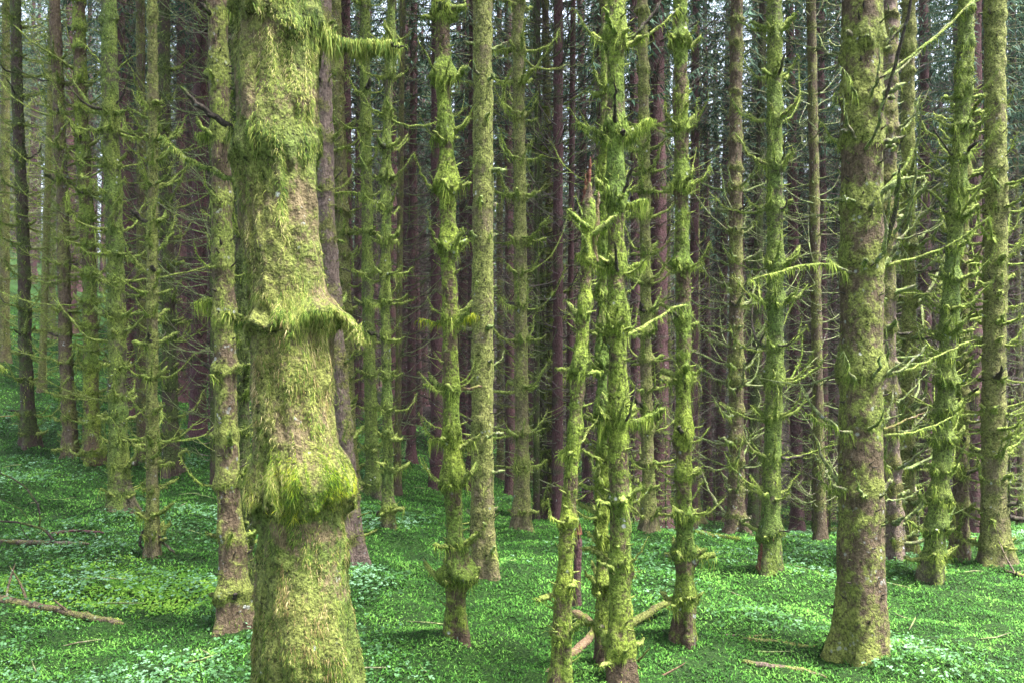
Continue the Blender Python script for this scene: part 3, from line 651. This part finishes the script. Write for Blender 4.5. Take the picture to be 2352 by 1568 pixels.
# broken snag
big_tree('leaning crooked mossy snag with a splintered red top, right of centre', [(1355, 400), (1348, 600), (1336, 780), (1322, 950), (1306, 1180), (1296, 1350), (1286, 1600)], 30, 1640, 'moss_bark', 'moss_y', fuzzn=2200, H=CAMH+(CY-420)/F*hit(1286, 1640), crown=50, blen=(.05, .22), stub=.7, nb=(1, 3), bf=50, S=24, whorls=[1470, 1350, 1200, 1040, 860, 735, 600, 520], col=(.006, .03), lump=.08, tip=.04, seed=21, name='dead_tree',
    explicit=[B([(1350, 480), (1353, 420), (1357, 360)], .017, .004, ('red_wood', 'moss_y'), nf=0, knob=True), B([(1343, 470), (1345, 430), (1347, 398)], .013, .003, ('red_wood', 'moss_y'), nf=0, knob=True), B([(1360, 470), (1363, 430), (1365, 405)], .011, .003, ('dark_twig', 'moss_y'), nf=0, knob=True), B([(1362, 600), (1368, 520), (1375, 440)], .02, .006, ('pale_wood', 'moss_y'), nf=40), B([(1340, 610), (1325, 580), (1335, 600)], .01, .006, nf=40), B([(1312, 850), (1314, 846), (1320, 858)], .022, .016, nf=160), B([(1305, 1040), (1298, 1036), (1300, 1045)], .022, .014, nf=140)])
big_tree('narrow mossy stem squeezed between the leaning snag and the strong yellow-green trunk', [(1388, 0), (1386, 500), (1384, 900), (1384, 1530)], 22, 1535, 'moss_bark', 'moss_y', fuzzn=1500, H=9, crown=8.0, blen=(.05, .25), stub=.6, bf=30)
big_tree('strong yellow-green mossy trunk with forked mossy whorls, just right of the leaning snag', [(1414, 0), (1412, 400), (1415, 600), (1422, 1000), (1425, 1300), (1424, 1590)], 44, 1612, 'moss_bark', 'moss_y', fuzzn=2800, blen=(.05, .2), stub=.7, bf=50, S=28, whorls=[1500, 1300, 1150, 965, 760, 620, 465, 310, 100], col=(.012, .03), fl=.05, hangc=.9, lump=.06,
    explicit=[B([(1420, 480), (1432, 440), (1445, 410), (1453, 378)], .012, .006, DK, dz=-.15), B([(1410, 478), (1398, 445), (1388, 408)], .012, .007, nf=50, dz=-.15), B([(1430, 325), (1455, 308), (1490, 272)], .018, .010, nf=200, hang=300, hl=.07), B([(1405, 315), (1365, 300), (1322, 280)], .012, .008, nf=120),
              B([(1440, 100), (1470, 70), (1500, 35), (1520, 0)], .012, .008, DK, nf=20), B([(1438, 105), (1480, 85), (1530, 50), (1562, 15)], .010, .005, nf=50), B([(1410, 105), (1398, 70), (1390, 35)], .008, .004, DK), B([(1430, 470), (1455, 468), (1485, 458)], .014, .008, nf=100, hang=120, hl=.1),
              B([(1405, 622), (1370, 615), (1328, 580)], .012, .007, nf=90), B([(1432, 622), (1460, 610), (1485, 598)], .014, .008, nf=120, hang=120, hl=.08), B([(1440, 972), (1480, 962), (1528, 935)], .015, .008, nf=150, hang=120, hl=.08), B([(1405, 968), (1388, 972), (1382, 990)], .016, .012, nf=150, hang=200, hl=.12),
              B([(1412, 300), (1414, 260), (1412, 180)], .012, .004, DK, dz=-.25), B([(1415, 640), (1418, 600), (1410, 555)], .012, .005, DK, dz=-.2), B([(1430, 772), (1480, 750), (1540, 712), (1575, 700)], .011, .007, ('moss_twig', 'moss_y'), nf=120, dz=.3)])
big_tree('brown-topped trunk seen between the strong yellow-green one and the dark-collared one', [(1476, 0), (1480, 400), (1484, 800), (1490, 1230)], 26, 1230, 'olive_bark', 'moss_y', fuzzn=500, blen=(.15, .8), stub=.4, bf=14)
big_tree('slim mossy trunk with dangling moss, left behind the dark-collared one', [(1530, 0), (1532, 500), (1528, 1180)], 20, 1185, 'olive_bark', 'moss_y', fuzzn=700, blen=(.15, .6), stub=.4, bf=25, hangc=1.2)
big_tree('straight trunk with dark hanging moss collars and deep green patches, standing in sorrel', [(1562, 0), (1566, 300), (1570, 700), (1570, 1100), (1572, 1490)], 34, 1488, 'moss_bark', 'moss_g', fuzzn=2400, blen=(.06, .28), stub=.55, bf=45, S=26, whorls=[1380, 1270, 1180, 1090, 1010, 870, 735, 610, 430, 290, 95], col=(.014, .04), fl=.055, hangc=1.0, lump=.09, flare=.8)
big_tree('olive trunk half hidden right behind the dark-collared trunk', [(1596, 0), (1596, 500), (1592, 1195)], 24, 1198, 'olive_bark', 'moss_y', fuzzn=500, blen=(.3, 1.0), stub=.35, bf=14)
# ---- right
big_tree('brown trunk with pinkish upper bark between the dark-collared and the red-footed green trunk', [(1692, 0), (1690, 400), (1690, 800), (1692, 1228)], 32, 1230, 'brown_bark', 'moss_y', fuzzn=350, blen=(.3, 1.1), stub=.35, bf=12, twig='twig')
big_tree('green mossy trunk with up-curved arms and a rotten red-brown foot', [(1778, 0), (1778, 400), (1782, 750), (1776, 1050), (1766, 1325)], 38, 1328, 'green_bark', 'moss_y', fuzzn=1500, blen=(.12, .6), stub=.4, bf=35, whorls=[1230, 1130, 1055, 960, 880, 800, 700, 610, 480, 385, 280, 180, 75], col=(.008, .028), S=24, curl=(.2, .8), flare=.5,
    explicit=[B([(1768, 1180), (1764, 1240), (1752, 1325)], .05, .05, ('red_wood', 'moss_y'), nf=0, name='rotten_wood', dz=-.03), B([(1790, 625), (1830, 612), (1880, 606), (1935, 608)], .010, .005, nf=60), B([(1795, 390), (1800, 360), (1802, 310)], .010, .004, DK, dz=-.2)])
big_tree('big brown trunk at right with patchy moss, long bare arms and a wide flared foot', [(1978, 0), (1980, 400), (1982, 800), (1978, 1100), (1978, 1500)], 95, 1512, 'big_bark', 'moss_g', foot=-.6, fuzzn=3600, blen=(.15, .7), stub=.45, bf=16, S=48, whorls=[1120, 980, 860, 610, 470, 330, 230, 110], col=(.006, .025), lump=.03, flare=.4, fl=.035, brad=.010, twig='twig', hangc=.5, nb=(6, 9), bs=.9,
    explicit=[B([(1996, 335), (2010, 290), (2040, 200), (2068, 110), (2095, -20)], 0.0109, 0.0094, DK, dz=-.3, knob=False), B([(2000, 605), (2030, 580), (2050, 520), (2062, 440), (2065, 385)], 0.0156, 0.0094, ('dark_twig', 'moss_g'), nf=60, dz=-.3), B([(2010, 610), (2080, 602), (2150, 580), (2215, 545), (2275, 495)], 0.0101, 0.0047, nf=110, dz=-.2),
              B([(1955, 640), (1930, 610), (1860, 606), (1790, 625), (1718, 645)], 0.0086, 0.0047, nf=170, dz=-.3), B([(2015, 125), (2040, 100), (2075, 55)], 0.0101, 0.0062, DK, nf=10), B([(2030, 175), (2060, 155), (2120, 110), (2190, 50), (2230, 5)], 0.0101, 0.0055, nf=60, dz=.2), B([(2025, 185), (2070, 160), (2150, 80), (2240, 0)], 0.0078, 0.0039, ('twig', 'moss_y'), nf=10, dz=.4),
              B([(2020, 450), (2045, 420), (2068, 400), (2100, 340)], 0.0109, 0.0062, nf=60, dz=.1), B([(2020, 860), (2070, 850), (2110, 815), (2130, 790)], 0.0101, 0.0055, ('twig', 'moss_y'), nf=40), B([(2030, 865), (2090, 850), (2170, 810), (2240, 780)], 0.0078, 0.0039, nf=60, dz=.2),
              B([(2030, 985), (2080, 965), (2125, 945)], 0.0078, 0.0047, ('pale_wood', 'moss_y'), nf=4), B([(2030, 1000), (2090, 992), (2150, 975), (2190, 955)], 0.0078, 0.0039, nf=60, dz=.3), B([(1935, 985), (1890, 975), (1850, 945)], 0.0086, 0.0055, nf=60), B([(1950, 1135), (1915, 1130), (1885, 1105), (1878, 1065)], 0.0094, 0.0062, nf=90),
              B([(2035, 1150), (2080, 1145), (2120, 1120)], 0.0062, 0.0039, ('twig', 'moss_y'), nf=12), B([(1955, 55), (1945, 30), (1938, 0)], 0.0070, 0.0039, DK), B([(1960, 360), (1920, 330), (1880, 275)], 0.0078, 0.0039, nf=40), B([(2015, 905), (2030, 930), (2020, 900)], 0.0094, 0.0070, nf=60)])
big_tree('pink-brown trunk close behind the big brown one, on its right side', [(2040, 0), (2038, 400), (2036, 800), (2048, 1300)], 42, 1300, 'pink_bark', 'moss_y', fuzzn=450, blen=(.2, .8), stub=.4, bf=14, S=22, twig='twig')
big_tree('grey-olive trunk in the gap between the big brown trunk and the wiggly tufted one', [(2088, 0), (2086, 500), (2082, 1275)], 30, 1278, 'olive_bark', 'moss_y', fuzzn=400, blen=(.2, .9), stub=.4, bf=12, twig='twig')
big_tree('wiggly dark trunk ringed all the way down with ragged green moss tufts', [(2216, 0), (2212, 250), (2200, 480), (2184, 700), (2172, 900), (2158, 1100), (2136, 1342)], 34, 1343, 'green_bark', 'moss_y', fuzzn=2200, blen=(.08, .4), stub=.5, bf=50, S=24, sp=(.2, .3), col=(.02, .05), lump=.12, fl=.06, hangc=1.0)
big_tree('brown mossy trunk just behind and right of the wiggly tufted one', [(2222, 0), (2212, 600), (2203, 1288)], 28, 1290, 'brown_bark', 'moss_y', fuzzn=500, blen=(.2, .8), stub=.4, bf=16)
big_tree('broad bright olive trunk near the right edge on a mound of roots', [(2288, 0), (2286, 400), (2282, 800), (2284, 1100), (2290, 1310)], 48, 1312, 'olive_bark', 'moss_g', fuzzn=1200, blen=(.2, .9), stub=.35, bf=25, S=28, col=(.006, .02), lump=.04, curl=(.2, .8), flare=.6)

# ------------------------------------------------------------------ background trees
BGL = [ # picture x, foot y, width, kind, label
 (10, 830, 20, 'green', 'greenish background tree at the very left edge, up on the slope'),
 (96, 900, 15, 'green', 'thin background tree right of the thin dark-sided trunk at far left'),
 (300, 960, 18, 'purple', 'purple-brown background tree right of the dark green flared trunk'),
 (328, 1060, 22, 'brown', 'brown background tree just left of the slender pale pole'),
 (440, 898, 24, 'purple', 'larger red-purple trunk left of the grey-brown trunk, its foot on the slope'),
 (468, 870, 16, 'purple', 'thin red-purple trunk between the larger red-purple one and the grey-brown trunk'),
 (490, 1115, 12, 'brown', 'thin dark stem touching the left side of the grey-brown trunk'),
 (590, 1150, 18, 'brown', 'background tree peeping out left of the shaggy foreground trunk'),
 (818, 960, 15, 'purple', 'dark thin trunk in the gap between the shaggy trunk and the green pair'),
 (912, 1135, 15, 'brown', 'dark thin trunk hard against the right one of the green pair'),
 (928, 1000, 30, 'purple', 'wide purple trunk in the dark gap right of the green pair'),
 (944, 1060, 20, 'purple', 'red-brown trunk with its foot in the open, right of the green pair'),
 (972, 930, 20, 'purple', 'purple trunk in the middle of the dark gap'),
 (995, 915, 18, 'purple', 'purple trunk left of the lumpy collared trunk'),
 (1072, 985, 16, 'purple', 'dark red trunk between the lumpy collared and the smooth olive-brown trunk'),
 (1150, 1100, 16, 'brown', 'brown trunk between the smooth olive-brown and the mossy trunk on the mound'),
 (1280, 1010, 24, 'purple', 'red-brown background trunk right of the close pair of stems'),
 (1306, 1000, 15, 'purple', 'thin purple trunk left of the leaning snag'),
 (1232, 1080, 14, 'brown', 'thin brown trunk behind the mossy trunk on the mound'),
 (1462, 1010, 24, 'purple', 'reddish trunk right behind the strong yellow-green trunk'),
 (1506, 1100, 16, 'brown', 'brown trunk left of the slim mossy one with dangling moss'),
 (1628, 1100, 16, 'purple', 'thin purple trunk right of the dark-collared trunk'),
 (1652, 1080, 20, 'purple', 'purple trunk left of the brown trunk with pinkish upper bark'),
 (1722, 1120, 22, 'purple', 'purple-brown trunk right of the brown trunk with pinkish upper bark'),
 (1744, 1100, 15, 'brown', 'thin brown trunk left of the green red-footed trunk'),
 (1832, 1120, 18, 'brown', 'brown trunk right of the green red-footed trunk'),
 (1856, 1150, 20, 'purple', 'purple trunk midway between the red-footed and the big brown trunk'),
 (1884, 1240, 24, 'brown', 'olive-brown trunk hard left of the big brown trunk'),
 (1908, 1130, 16, 'purple', 'thin purple trunk hidden partly by the big brown trunk'),
 (2124, 1145, 28, 'purple', 'dark red trunk left of the wiggly tufted one'),
 (2150, 1180, 16, 'brown', 'thin brown trunk hard left of the wiggly tufted one'),
 (2240, 1120, 16, 'purple', 'thin purple trunk left of the broad bright olive trunk'),
 (2328, 1165, 22, 'purple', 'dark red trunk right of the broad bright olive trunk'),
 (2346, 1200, 14, 'brown', 'thin trunk cut by the right edge of the picture')]
for (px, yb, wp, kd, lb) in BGL:
    if px > 1220: yb = max(yb, 1195)
    d = hit(px, yb); x = (px-CX)/F*d; place_template(kd, x, d, float(ground(x, d)), wp*d/F/2, lb)

NAMED = [(-40, 'left edge'), (70, 'dark-sided trunk'), (165, 'red-brown trunk'), (276, 'flared trunk'), (350, 'pale pole'), (520, 'grey-brown trunk'), (690, 'shaggy trunk'),
         (875, 'green pair'), (1040, 'lumpy collared trunk'), (1110, 'smooth trunk'), (1198, 'mound trunk'), (1345, 'leaning snag'), (1420, 'yellow-green trunk'), (1570, 'dark-collared trunk'),
         (1690, 'pink-topped trunk'), (1778, 'red-footed trunk'), (1980, 'big brown trunk'), (2180, 'tufted trunk'), (2286, 'bright olive trunk'), (2400, 'right edge')]
def bg_label(px, d, kd):
    a = max([n for n in NAMED if n[0] <= px], key=lambda n: n[0], default=NAMED[0]); b = min([n for n in NAMED if n[0] > px], key=lambda n: n[0], default=NAMED[-1])
    look = {'purple': 'purple-brown', 'brown': 'brown', 'green': 'greenish'}[kd]
    dist = 'nearer' if d < 24 else 'distant' if d < 38 else 'farthest'
    return f'{dist} {look} spruce seen between {a[1]} and {b[1]}', f'{dist} {look} spruces between {a[1]} and {b[1]}'
cnt = 0; tries = 0; BGO = {}
while cnt < 222 and tries < 9000:
    tries += 1
    d = 13*(58/13)**(random.random()**.7); px = random.uniform(-120, 2480); x = (px-CX)/F*d
    if any((x-a)**2+(d-b)**2 < (.9+.012*d)**2 for a, b in ALL): continue
    if 860 < px < 1000 and d < 17: continue
    if px < 260 and d < 34 and random.random() < .6: continue
    kd = random.choices(['purple', 'brown', 'green'], [.76, .22, .02])[0]
    if -20 < px < 2372: lb, gr = bg_label(px, d, kd)
    else: lb, gr = f'background spruce just outside the {"left" if px < 1000 else "right"} edge of the view', 'background spruces outside the view'
    o = place_template(kd, x, d, float(ground(x, d)), random.uniform(.08, .16), lb, gr); cnt += 1
    if -20 < px < 2372: BGO.setdefault(gr, []).append((px, o, lb))
ORD = ['leftmost', 'second', 'third', 'fourth', 'fifth', 'sixth', 'seventh', 'eighth', 'ninth', 'tenth', 'eleventh', 'twelfth', 'thirteenth', 'fourteenth', 'fifteenth']
for gr, q in BGO.items():
    q.sort(key=lambda e: e[0])
    for i, (px, o, lb) in enumerate(q):
        if len(q) == 1: del o['group']; continue
        w_ = 'rightmost' if i == len(q)-1 else ORD[i] if len(q) != 3 or i != 1 else 'middle'
        o['label'] = f'{w_} of the {gr}'

# the same stand carries on behind and beside the photographer
k = 0
while k < 16:
    x = random.uniform(-13, 13); y = random.uniform(-13, 1.5)
    if math.hypot(x, y) < 2.5 or any((x-a)**2+(y-b)**2 < 3 for a, b in ALL) or (y > 0 and abs(x) < 4): continue
    place_template(random.choice(['brown', 'green', 'purple']), x, y, float(ground(x, y)), random.uniform(.09, .16), 'spruce standing behind the photographer, out of view', 'background spruces outside the view'); k += 1

# young spruces in the hollow behind the crest
def make_sapling(seed):
    r0 = np.random.default_rng(seed); H = 3.0; t = MB(); b = MB()
    tube(t, np.array([[0, 0, -.2], [.02, 0, 1], [.0, .02, 2], [0, 0, H]]), [.03, .024, .015, .003], 6); z = .15
    while z < H-.1:
        for k in range(r0.integers(3, 6)):
            a = r0.random()*6.3; L = (1.1*(1-z/H)+.12)*r0.uniform(.6, 1.1); P = branch_path(np.array([0, 0, z]), a, L, -.1, .35, 6, .08); limb(b, P, .007, .003, 3)
            twigs(b, P, L, .006, 2)
            if r0.random() < .75: fuzz(b, P, .01, int(46*L)+4, .07, .016, 1, .3, .1)
        z += r0.uniform(.12, .22)
    return t.mesh('trunk', [M['dark_green_bark']]), b.mesh('branches', [M['far_twig'], M['moss_g']])
SAP = [make_sapling(60+i) for i in range(3)]
for i, (px, yb, h, lb) in enumerate(((1640, 1205, .8, 'low bushy young spruce behind the crest, right of the dark-collared trunk'), (1725, 1210, .7, 'low bushy young spruce between the pink-topped brown trunk and the red-footed trunk'),
    (1835, 1222, .95, 'taller bushy young spruce right of the red-footed trunk'), (1866, 1226, .7, 'small bushy young spruce second to the right of the red-footed trunk'), (1905, 1228, .8, 'bushy young spruce hard left of the big brown trunk'),
    (2110, 1232, .75, 'low bushy young spruce left of the wiggly tufted trunk'), (2318, 1225, .8, 'low bushy young spruce right of the broad bright olive trunk'), (1455, 1205, .6, 'low bushy young spruce just right of the strong yellow-green trunk'),
    (1290, 1180, .6, 'low bushy young spruce left of the leaning snag'), (1530, 1215, .6, 'low bushy young spruce left of the dark-collared trunk'))):
    d = hit(px, yb); x = (px-CX)/F*d; root = empty('young_spruce', (x, d, float(ground(x, d)))); tag(root, lb, 'tree', 'young spruces in the hollow'); root.rotation_euler = (0, 0, i*1.7)
    for nm, me in zip(('trunk', 'branches'), SAP[i % 3]):
        o = bpy.data.objects.new(nm, me); scene.collection.objects.link(o); o.parent = root; o.scale = (h,)*3

# the far-off wood closing the view: trunks and crowns nobody could count
def far_wood():
    mb = MB(); r0 = np.random.default_rng(8)
    for k in range(760):
        d = r0.uniform(58, 88); x = r0.uniform(-1, 1)*d*.85; z = float(ground(x, d)); R = r0.uniform(.1, .2)
        tube(mb, np.array([[x, d, z-.5], [x, d, z+8], [x+r0.normal(0, .1), d, z+17]]), [R*1.2, R, R*.2], 5, 0)
        n = 130; h = r0.uniform(1, 17, n); a = r0.random(n)*6.3; rr = 2.0*(1-np.maximum(h-7, 0)/12)*r0.random(n)**.5
        P = np.stack([x+rr*np.cos(a), d+rr*np.sin(a), z+h], -1); D = nrm(np.stack([np.cos(a), np.sin(a), r0.uniform(-.9, .2, n)], -1))
        strands(mb, P, D, nrm(r0.normal(0, 1, (n, 3))), .3+.6*r0.random(n), np.full(n, .22)*np.where(h > 7, 1, .4), .3, 1, 1, r0.random(n))
    tag(mb.build('distant_wood', [M['dark_bark'], M['needle']], smooth=False), kind='stuff')
far_wood()

# damp air under the trees
def haze():
    import bmesh
    bm = bmesh.new(); bmesh.ops.create_cube(bm, size=1.0); me = bpy.data.meshes.new('haze'); bm.to_mesh(me); bm.free()
    o = bpy.data.objects.new('haze', me); scene.collection.objects.link(o); o.location = (0, 67, 8); o.scale = (400, 172, 50)
    m = bpy.data.materials.new('damp air'); m.use_nodes = True; t = m.node_tree; t.nodes.remove(t.nodes['Principled BSDF'])
    v = t.nodes.new('ShaderNodeVolumePrincipled'); v.inputs['Density'].default_value = .0004; v.inputs['Color'].default_value = (.90, .84, .92, 1)
    t.links.new(v.outputs[0], t.nodes['Material Output'].inputs['Volume']); me.materials.append(m)
    tag(o, kind='stuff')
HAZE = True
if HAZE: haze()

# ------------------------------------------------------------------ fallen wood and small things on the floor
def lying(name, label, cat, pts, wpx, look, moss=None, nf=0, lift=.5, fl=.04, S=10, stubs=0, taper=.7, arch=None, group=None, moss_m='moss_y'):
    P = []
    for (px, py) in pts:
        d = hit(px, py); P.append([(px-CX)/F*d, d, float(ground((px-CX)/F*d, d))])
    P = np.array(P); r = wpx*P[:, 1].mean()/F/2; P[:, 2] += r*lift
    if arch is not None: P[:, 2] += np.array(arch)
    org = P[0].copy(); s = np.concatenate([[0], np.cumsum(np.linalg.norm(np.diff(P, axis=0), axis=1))]); n = max(12, int(s[-1]/.06)); u = np.linspace(0, s[-1], n)
    Q = np.stack([np.interp(u, s, P[:, k]) for k in range(3)], -1)-org
    for _ in range(3): Q[1:-1] = (Q[:-2]+2*Q[1:-1]+Q[2:])/4
    Q[1:-1] += rng.normal(0, r*.12, (n-2, 3))
    root = empty(name, org); tag(root, label, cat, group)
    mb = MB(); R = r*(1-(1-taper)*np.linspace(0, 1, n)); R[0] *= .6; R[-1] *= .4; tube(mb, Q, R, S, 0, .5, .3)
    if nf: fuzz(mb, Q, r, nf, fl, fl*.2, 1, .7, .8)
    mb.build('stem', [M[look], M[moss_m]], root)
    for _ in range(stubs):
        i = rng.integers(2, n-2); b = MB(); limb(b, branch_path(Q[i], rng.random()*6.3, rng.uniform(.1, .3), rng.uniform(.2, .9), .1, 6), r*.4, r*.15, 5); b.build('stub', [M[look]], root)
    return root
lying('fallen_log', 'mossy brown log lying in sorrel at the lower left edge', 'log', [(-60, 1372), (40, 1388), (140, 1408), (215, 1425), (285, 1440)], 20, 'brown_bark', 1, 260, .5, .03, stubs=3)
lying('fallen_log', 'grey weathered log at the left edge under the arched bare twig', 'log', [(-60, 1248), (40, 1250), (130, 1252), (205, 1254)], 13, 'pink_bark', 1, 40, .7)
lying('fallen_branch', 'pale crooked barkless branch curling round the foot of the leaning snag', 'branch', [(1318, 1415), (1345, 1432), (1378, 1455), (1345, 1485), (1300, 1520), (1240, 1575)], 24, 'pale_wood', 1, 120, .7, .025)
lying('fallen_branch', 'mossy branch end rising right between the yellow-green and the dark-collared trunk', 'branch', [(1425, 1452), (1470, 1440), (1510, 1425), (1545, 1408)], 20, 'olive_bark', 1, 260, .9, .03, arch=[0, .03, .06, .08])
lying('fallen_branch', 'long thin pinkish stick with moss along the bottom edge, right of centre', 'branch', [(1700, 1524), (1770, 1534), (1840, 1540), (1900, 1560)], 13, 'pink_bark', 1, 240, .6, .025)
lying('fallen_branch', 'pale forked root end at the bottom beside the strong yellow-green trunk', 'branch', [(1440, 1520), (1480, 1548), (1530, 1590)], 18, 'pale_wood', 1, 60, .6, .03, stubs=3)
lying('fallen_branch', 'low mossy branch lying on the crest before the brown pink-topped trunk', 'branch', [(1595, 1226), (1640, 1234), (1700, 1246)], 14, 'moss_bark', 1, 300, .7, .04)
lying('fallen_branch', 'faint thin stick in the grassy moss left of the big brown trunk', 'branch', [(1660, 1462), (1720, 1464), (1790, 1462)], 6, 'pink_bark', 1, 0, .9)
lying('fallen_branch', 'thin brown sticks heap before the broad bright olive trunk', 'branch', [(2150, 1300), (2240, 1296), (2352, 1330)], 12, 'pink_bark', 1, 200, .7, .04, stubs=5)
lying('fallen_branch', 'dark thin stick on the slope left of the root foot', 'branch', [(110, 1230), (170, 1222), (240, 1228)], 8, 'dark_bark', 1, 30, .7)
lying('tree_root', 'knotted mossy root running right from the lumpy collared trunk foot', 'root', [(1052, 1480), (1085, 1488), (1125, 1478)], 14, 'moss_bark', 1, 160, .6, .03)
lying('tree_root', 'mossy root creeping left from the big brown trunk foot', 'root', [(1925, 1480), (1880, 1496), (1800, 1480), (1700, 1470)], 13, 'olive_bark', 1, 260, .4, .03, moss_m='moss_g')
lying('tree_root', 'brown root reaching right from the flared foot on the left slope', 'root', [(290, 1178), (315, 1190), (345, 1200)], 13, 'dark_bark', 1, 40, .6)

# the splintered red stump behind the snag
def stump():
    d = hit(1325, 1392); org = W(1325, 1395, d); root = empty('broken_stump', org)
    tag(root, 'thin splintered stump with fresh orange-red top, right behind the leaning snag', 'stump')
    T = Trunk([(1328, 1205), (1326, 1300), (1325, 1395)], 17, d, 1395, CAMH-(1205-CY)/F*d, [], 0, .2, .5, 0, 0, 9)
    z = np.linspace(org[2]-.2, T.top, 26); th = np.arange(12)/12*2*np.pi; Z, H = np.meshgrid(z, th, indexing='ij')
    x, y = T.axis(Z); r = .5*17*d/F*(1+.25*noise(np.stack([np.cos(H), np.sin(H), Z*3], -1), 3))*(1+.4*np.exp(-(Z-org[2])/.1))
    top = np.clip((Z-T.top+.12)/.12, 0, 1); ZZ = Z+top*.10*noise(np.stack([np.cos(H)*2, np.sin(H)*2, 0*Z], -1), 3)
    mb = MB(); mb.add(np.stack([x+r*np.cos(H)*(1-.55*top), y+r*np.sin(H)*(1-.55*top), ZZ], -1)-org, gridf(26, 12)); mb.build('wood', M['dark_bark'], root)
    mb = MB(); t0 = W(1328, 1225, d)-org
    for k in range(9):
        a = rng.random()*6.3; p = t0+np.array([math.cos(a), math.sin(a), 0])*.02
        limb(mb, np.array([p, p+[0, 0, .05], p+[rng.normal(0, .012), 0, rng.uniform(.07, .15)]]), .014, .003, 5)
    mb.build('splinters', M['red_wood'], root)
stump()

# arched bare twigs standing at the left edge
def arched():
    d = hit(120, 1252); org = W(120, 1250, d); root = empty('arched_sapling', org)
    tag(root, 'dark bare sapling arching over from the left edge to the grey log', 'sapling')
    for pts, r in (([(122, 1250), (118, 1225), (90, 1208), (50, 1200), (0, 1195), (-60, 1200)], .013), ([(90, 1208), (96, 1180), (80, 1140), (45, 1105), (0, 1085), (-60, 1065)], .010), ([(70, 1200), (50, 1170), (20, 1150), (-40, 1135)], .004), ([(45, 1200), (60, 1230), (85, 1248)], .004)):
        px_branch(root, org, d, pts, r, r*.5, ('dark_twig', 'moss_g'), knob=False)
arched()
# mossy twig tip reaching in at the left edge, from a tree that stands outside the picture
big_tree('mossy tree just outside the left edge, one tufted twig tip reaching into view', [(-130, 0), (-130, 1300)], 45, 1330, 'moss_bark', 'moss_y', fuzzn=300, blen=(.1, .2), stub=.8, nb=(1, 2), bf=10,
    explicit=[B([(-110, 850), (-50, 838), (-5, 835), (12, 850)], .018, .014, nf=260, hang=200, hl=.08), B([(-110, 965), (-40, 960), (38, 952)], .008, .004, ('pale_wood', 'moss_y'), nf=0)])

def litter():
    mb = MB(); r0 = np.random.default_rng(5)
    for k in range(170):
        d = 3.2*(22/3.2)**r0.random(); x = r0.uniform(-.8, .8)*d; z = float(ground(x, d)); a = r0.random()*6.3; L = r0.uniform(.08, .4)
        P = np.array([[x+math.cos(a)*L*t, d+math.sin(a)*L*t, z+.012+.02*r0.random()] for t in (-.5, 0, .5)]); tube(mb, P, [.004, .006, .002], 4)
    tag(mb.build('twig_litter', M['twig']), kind='stuff')
litter()
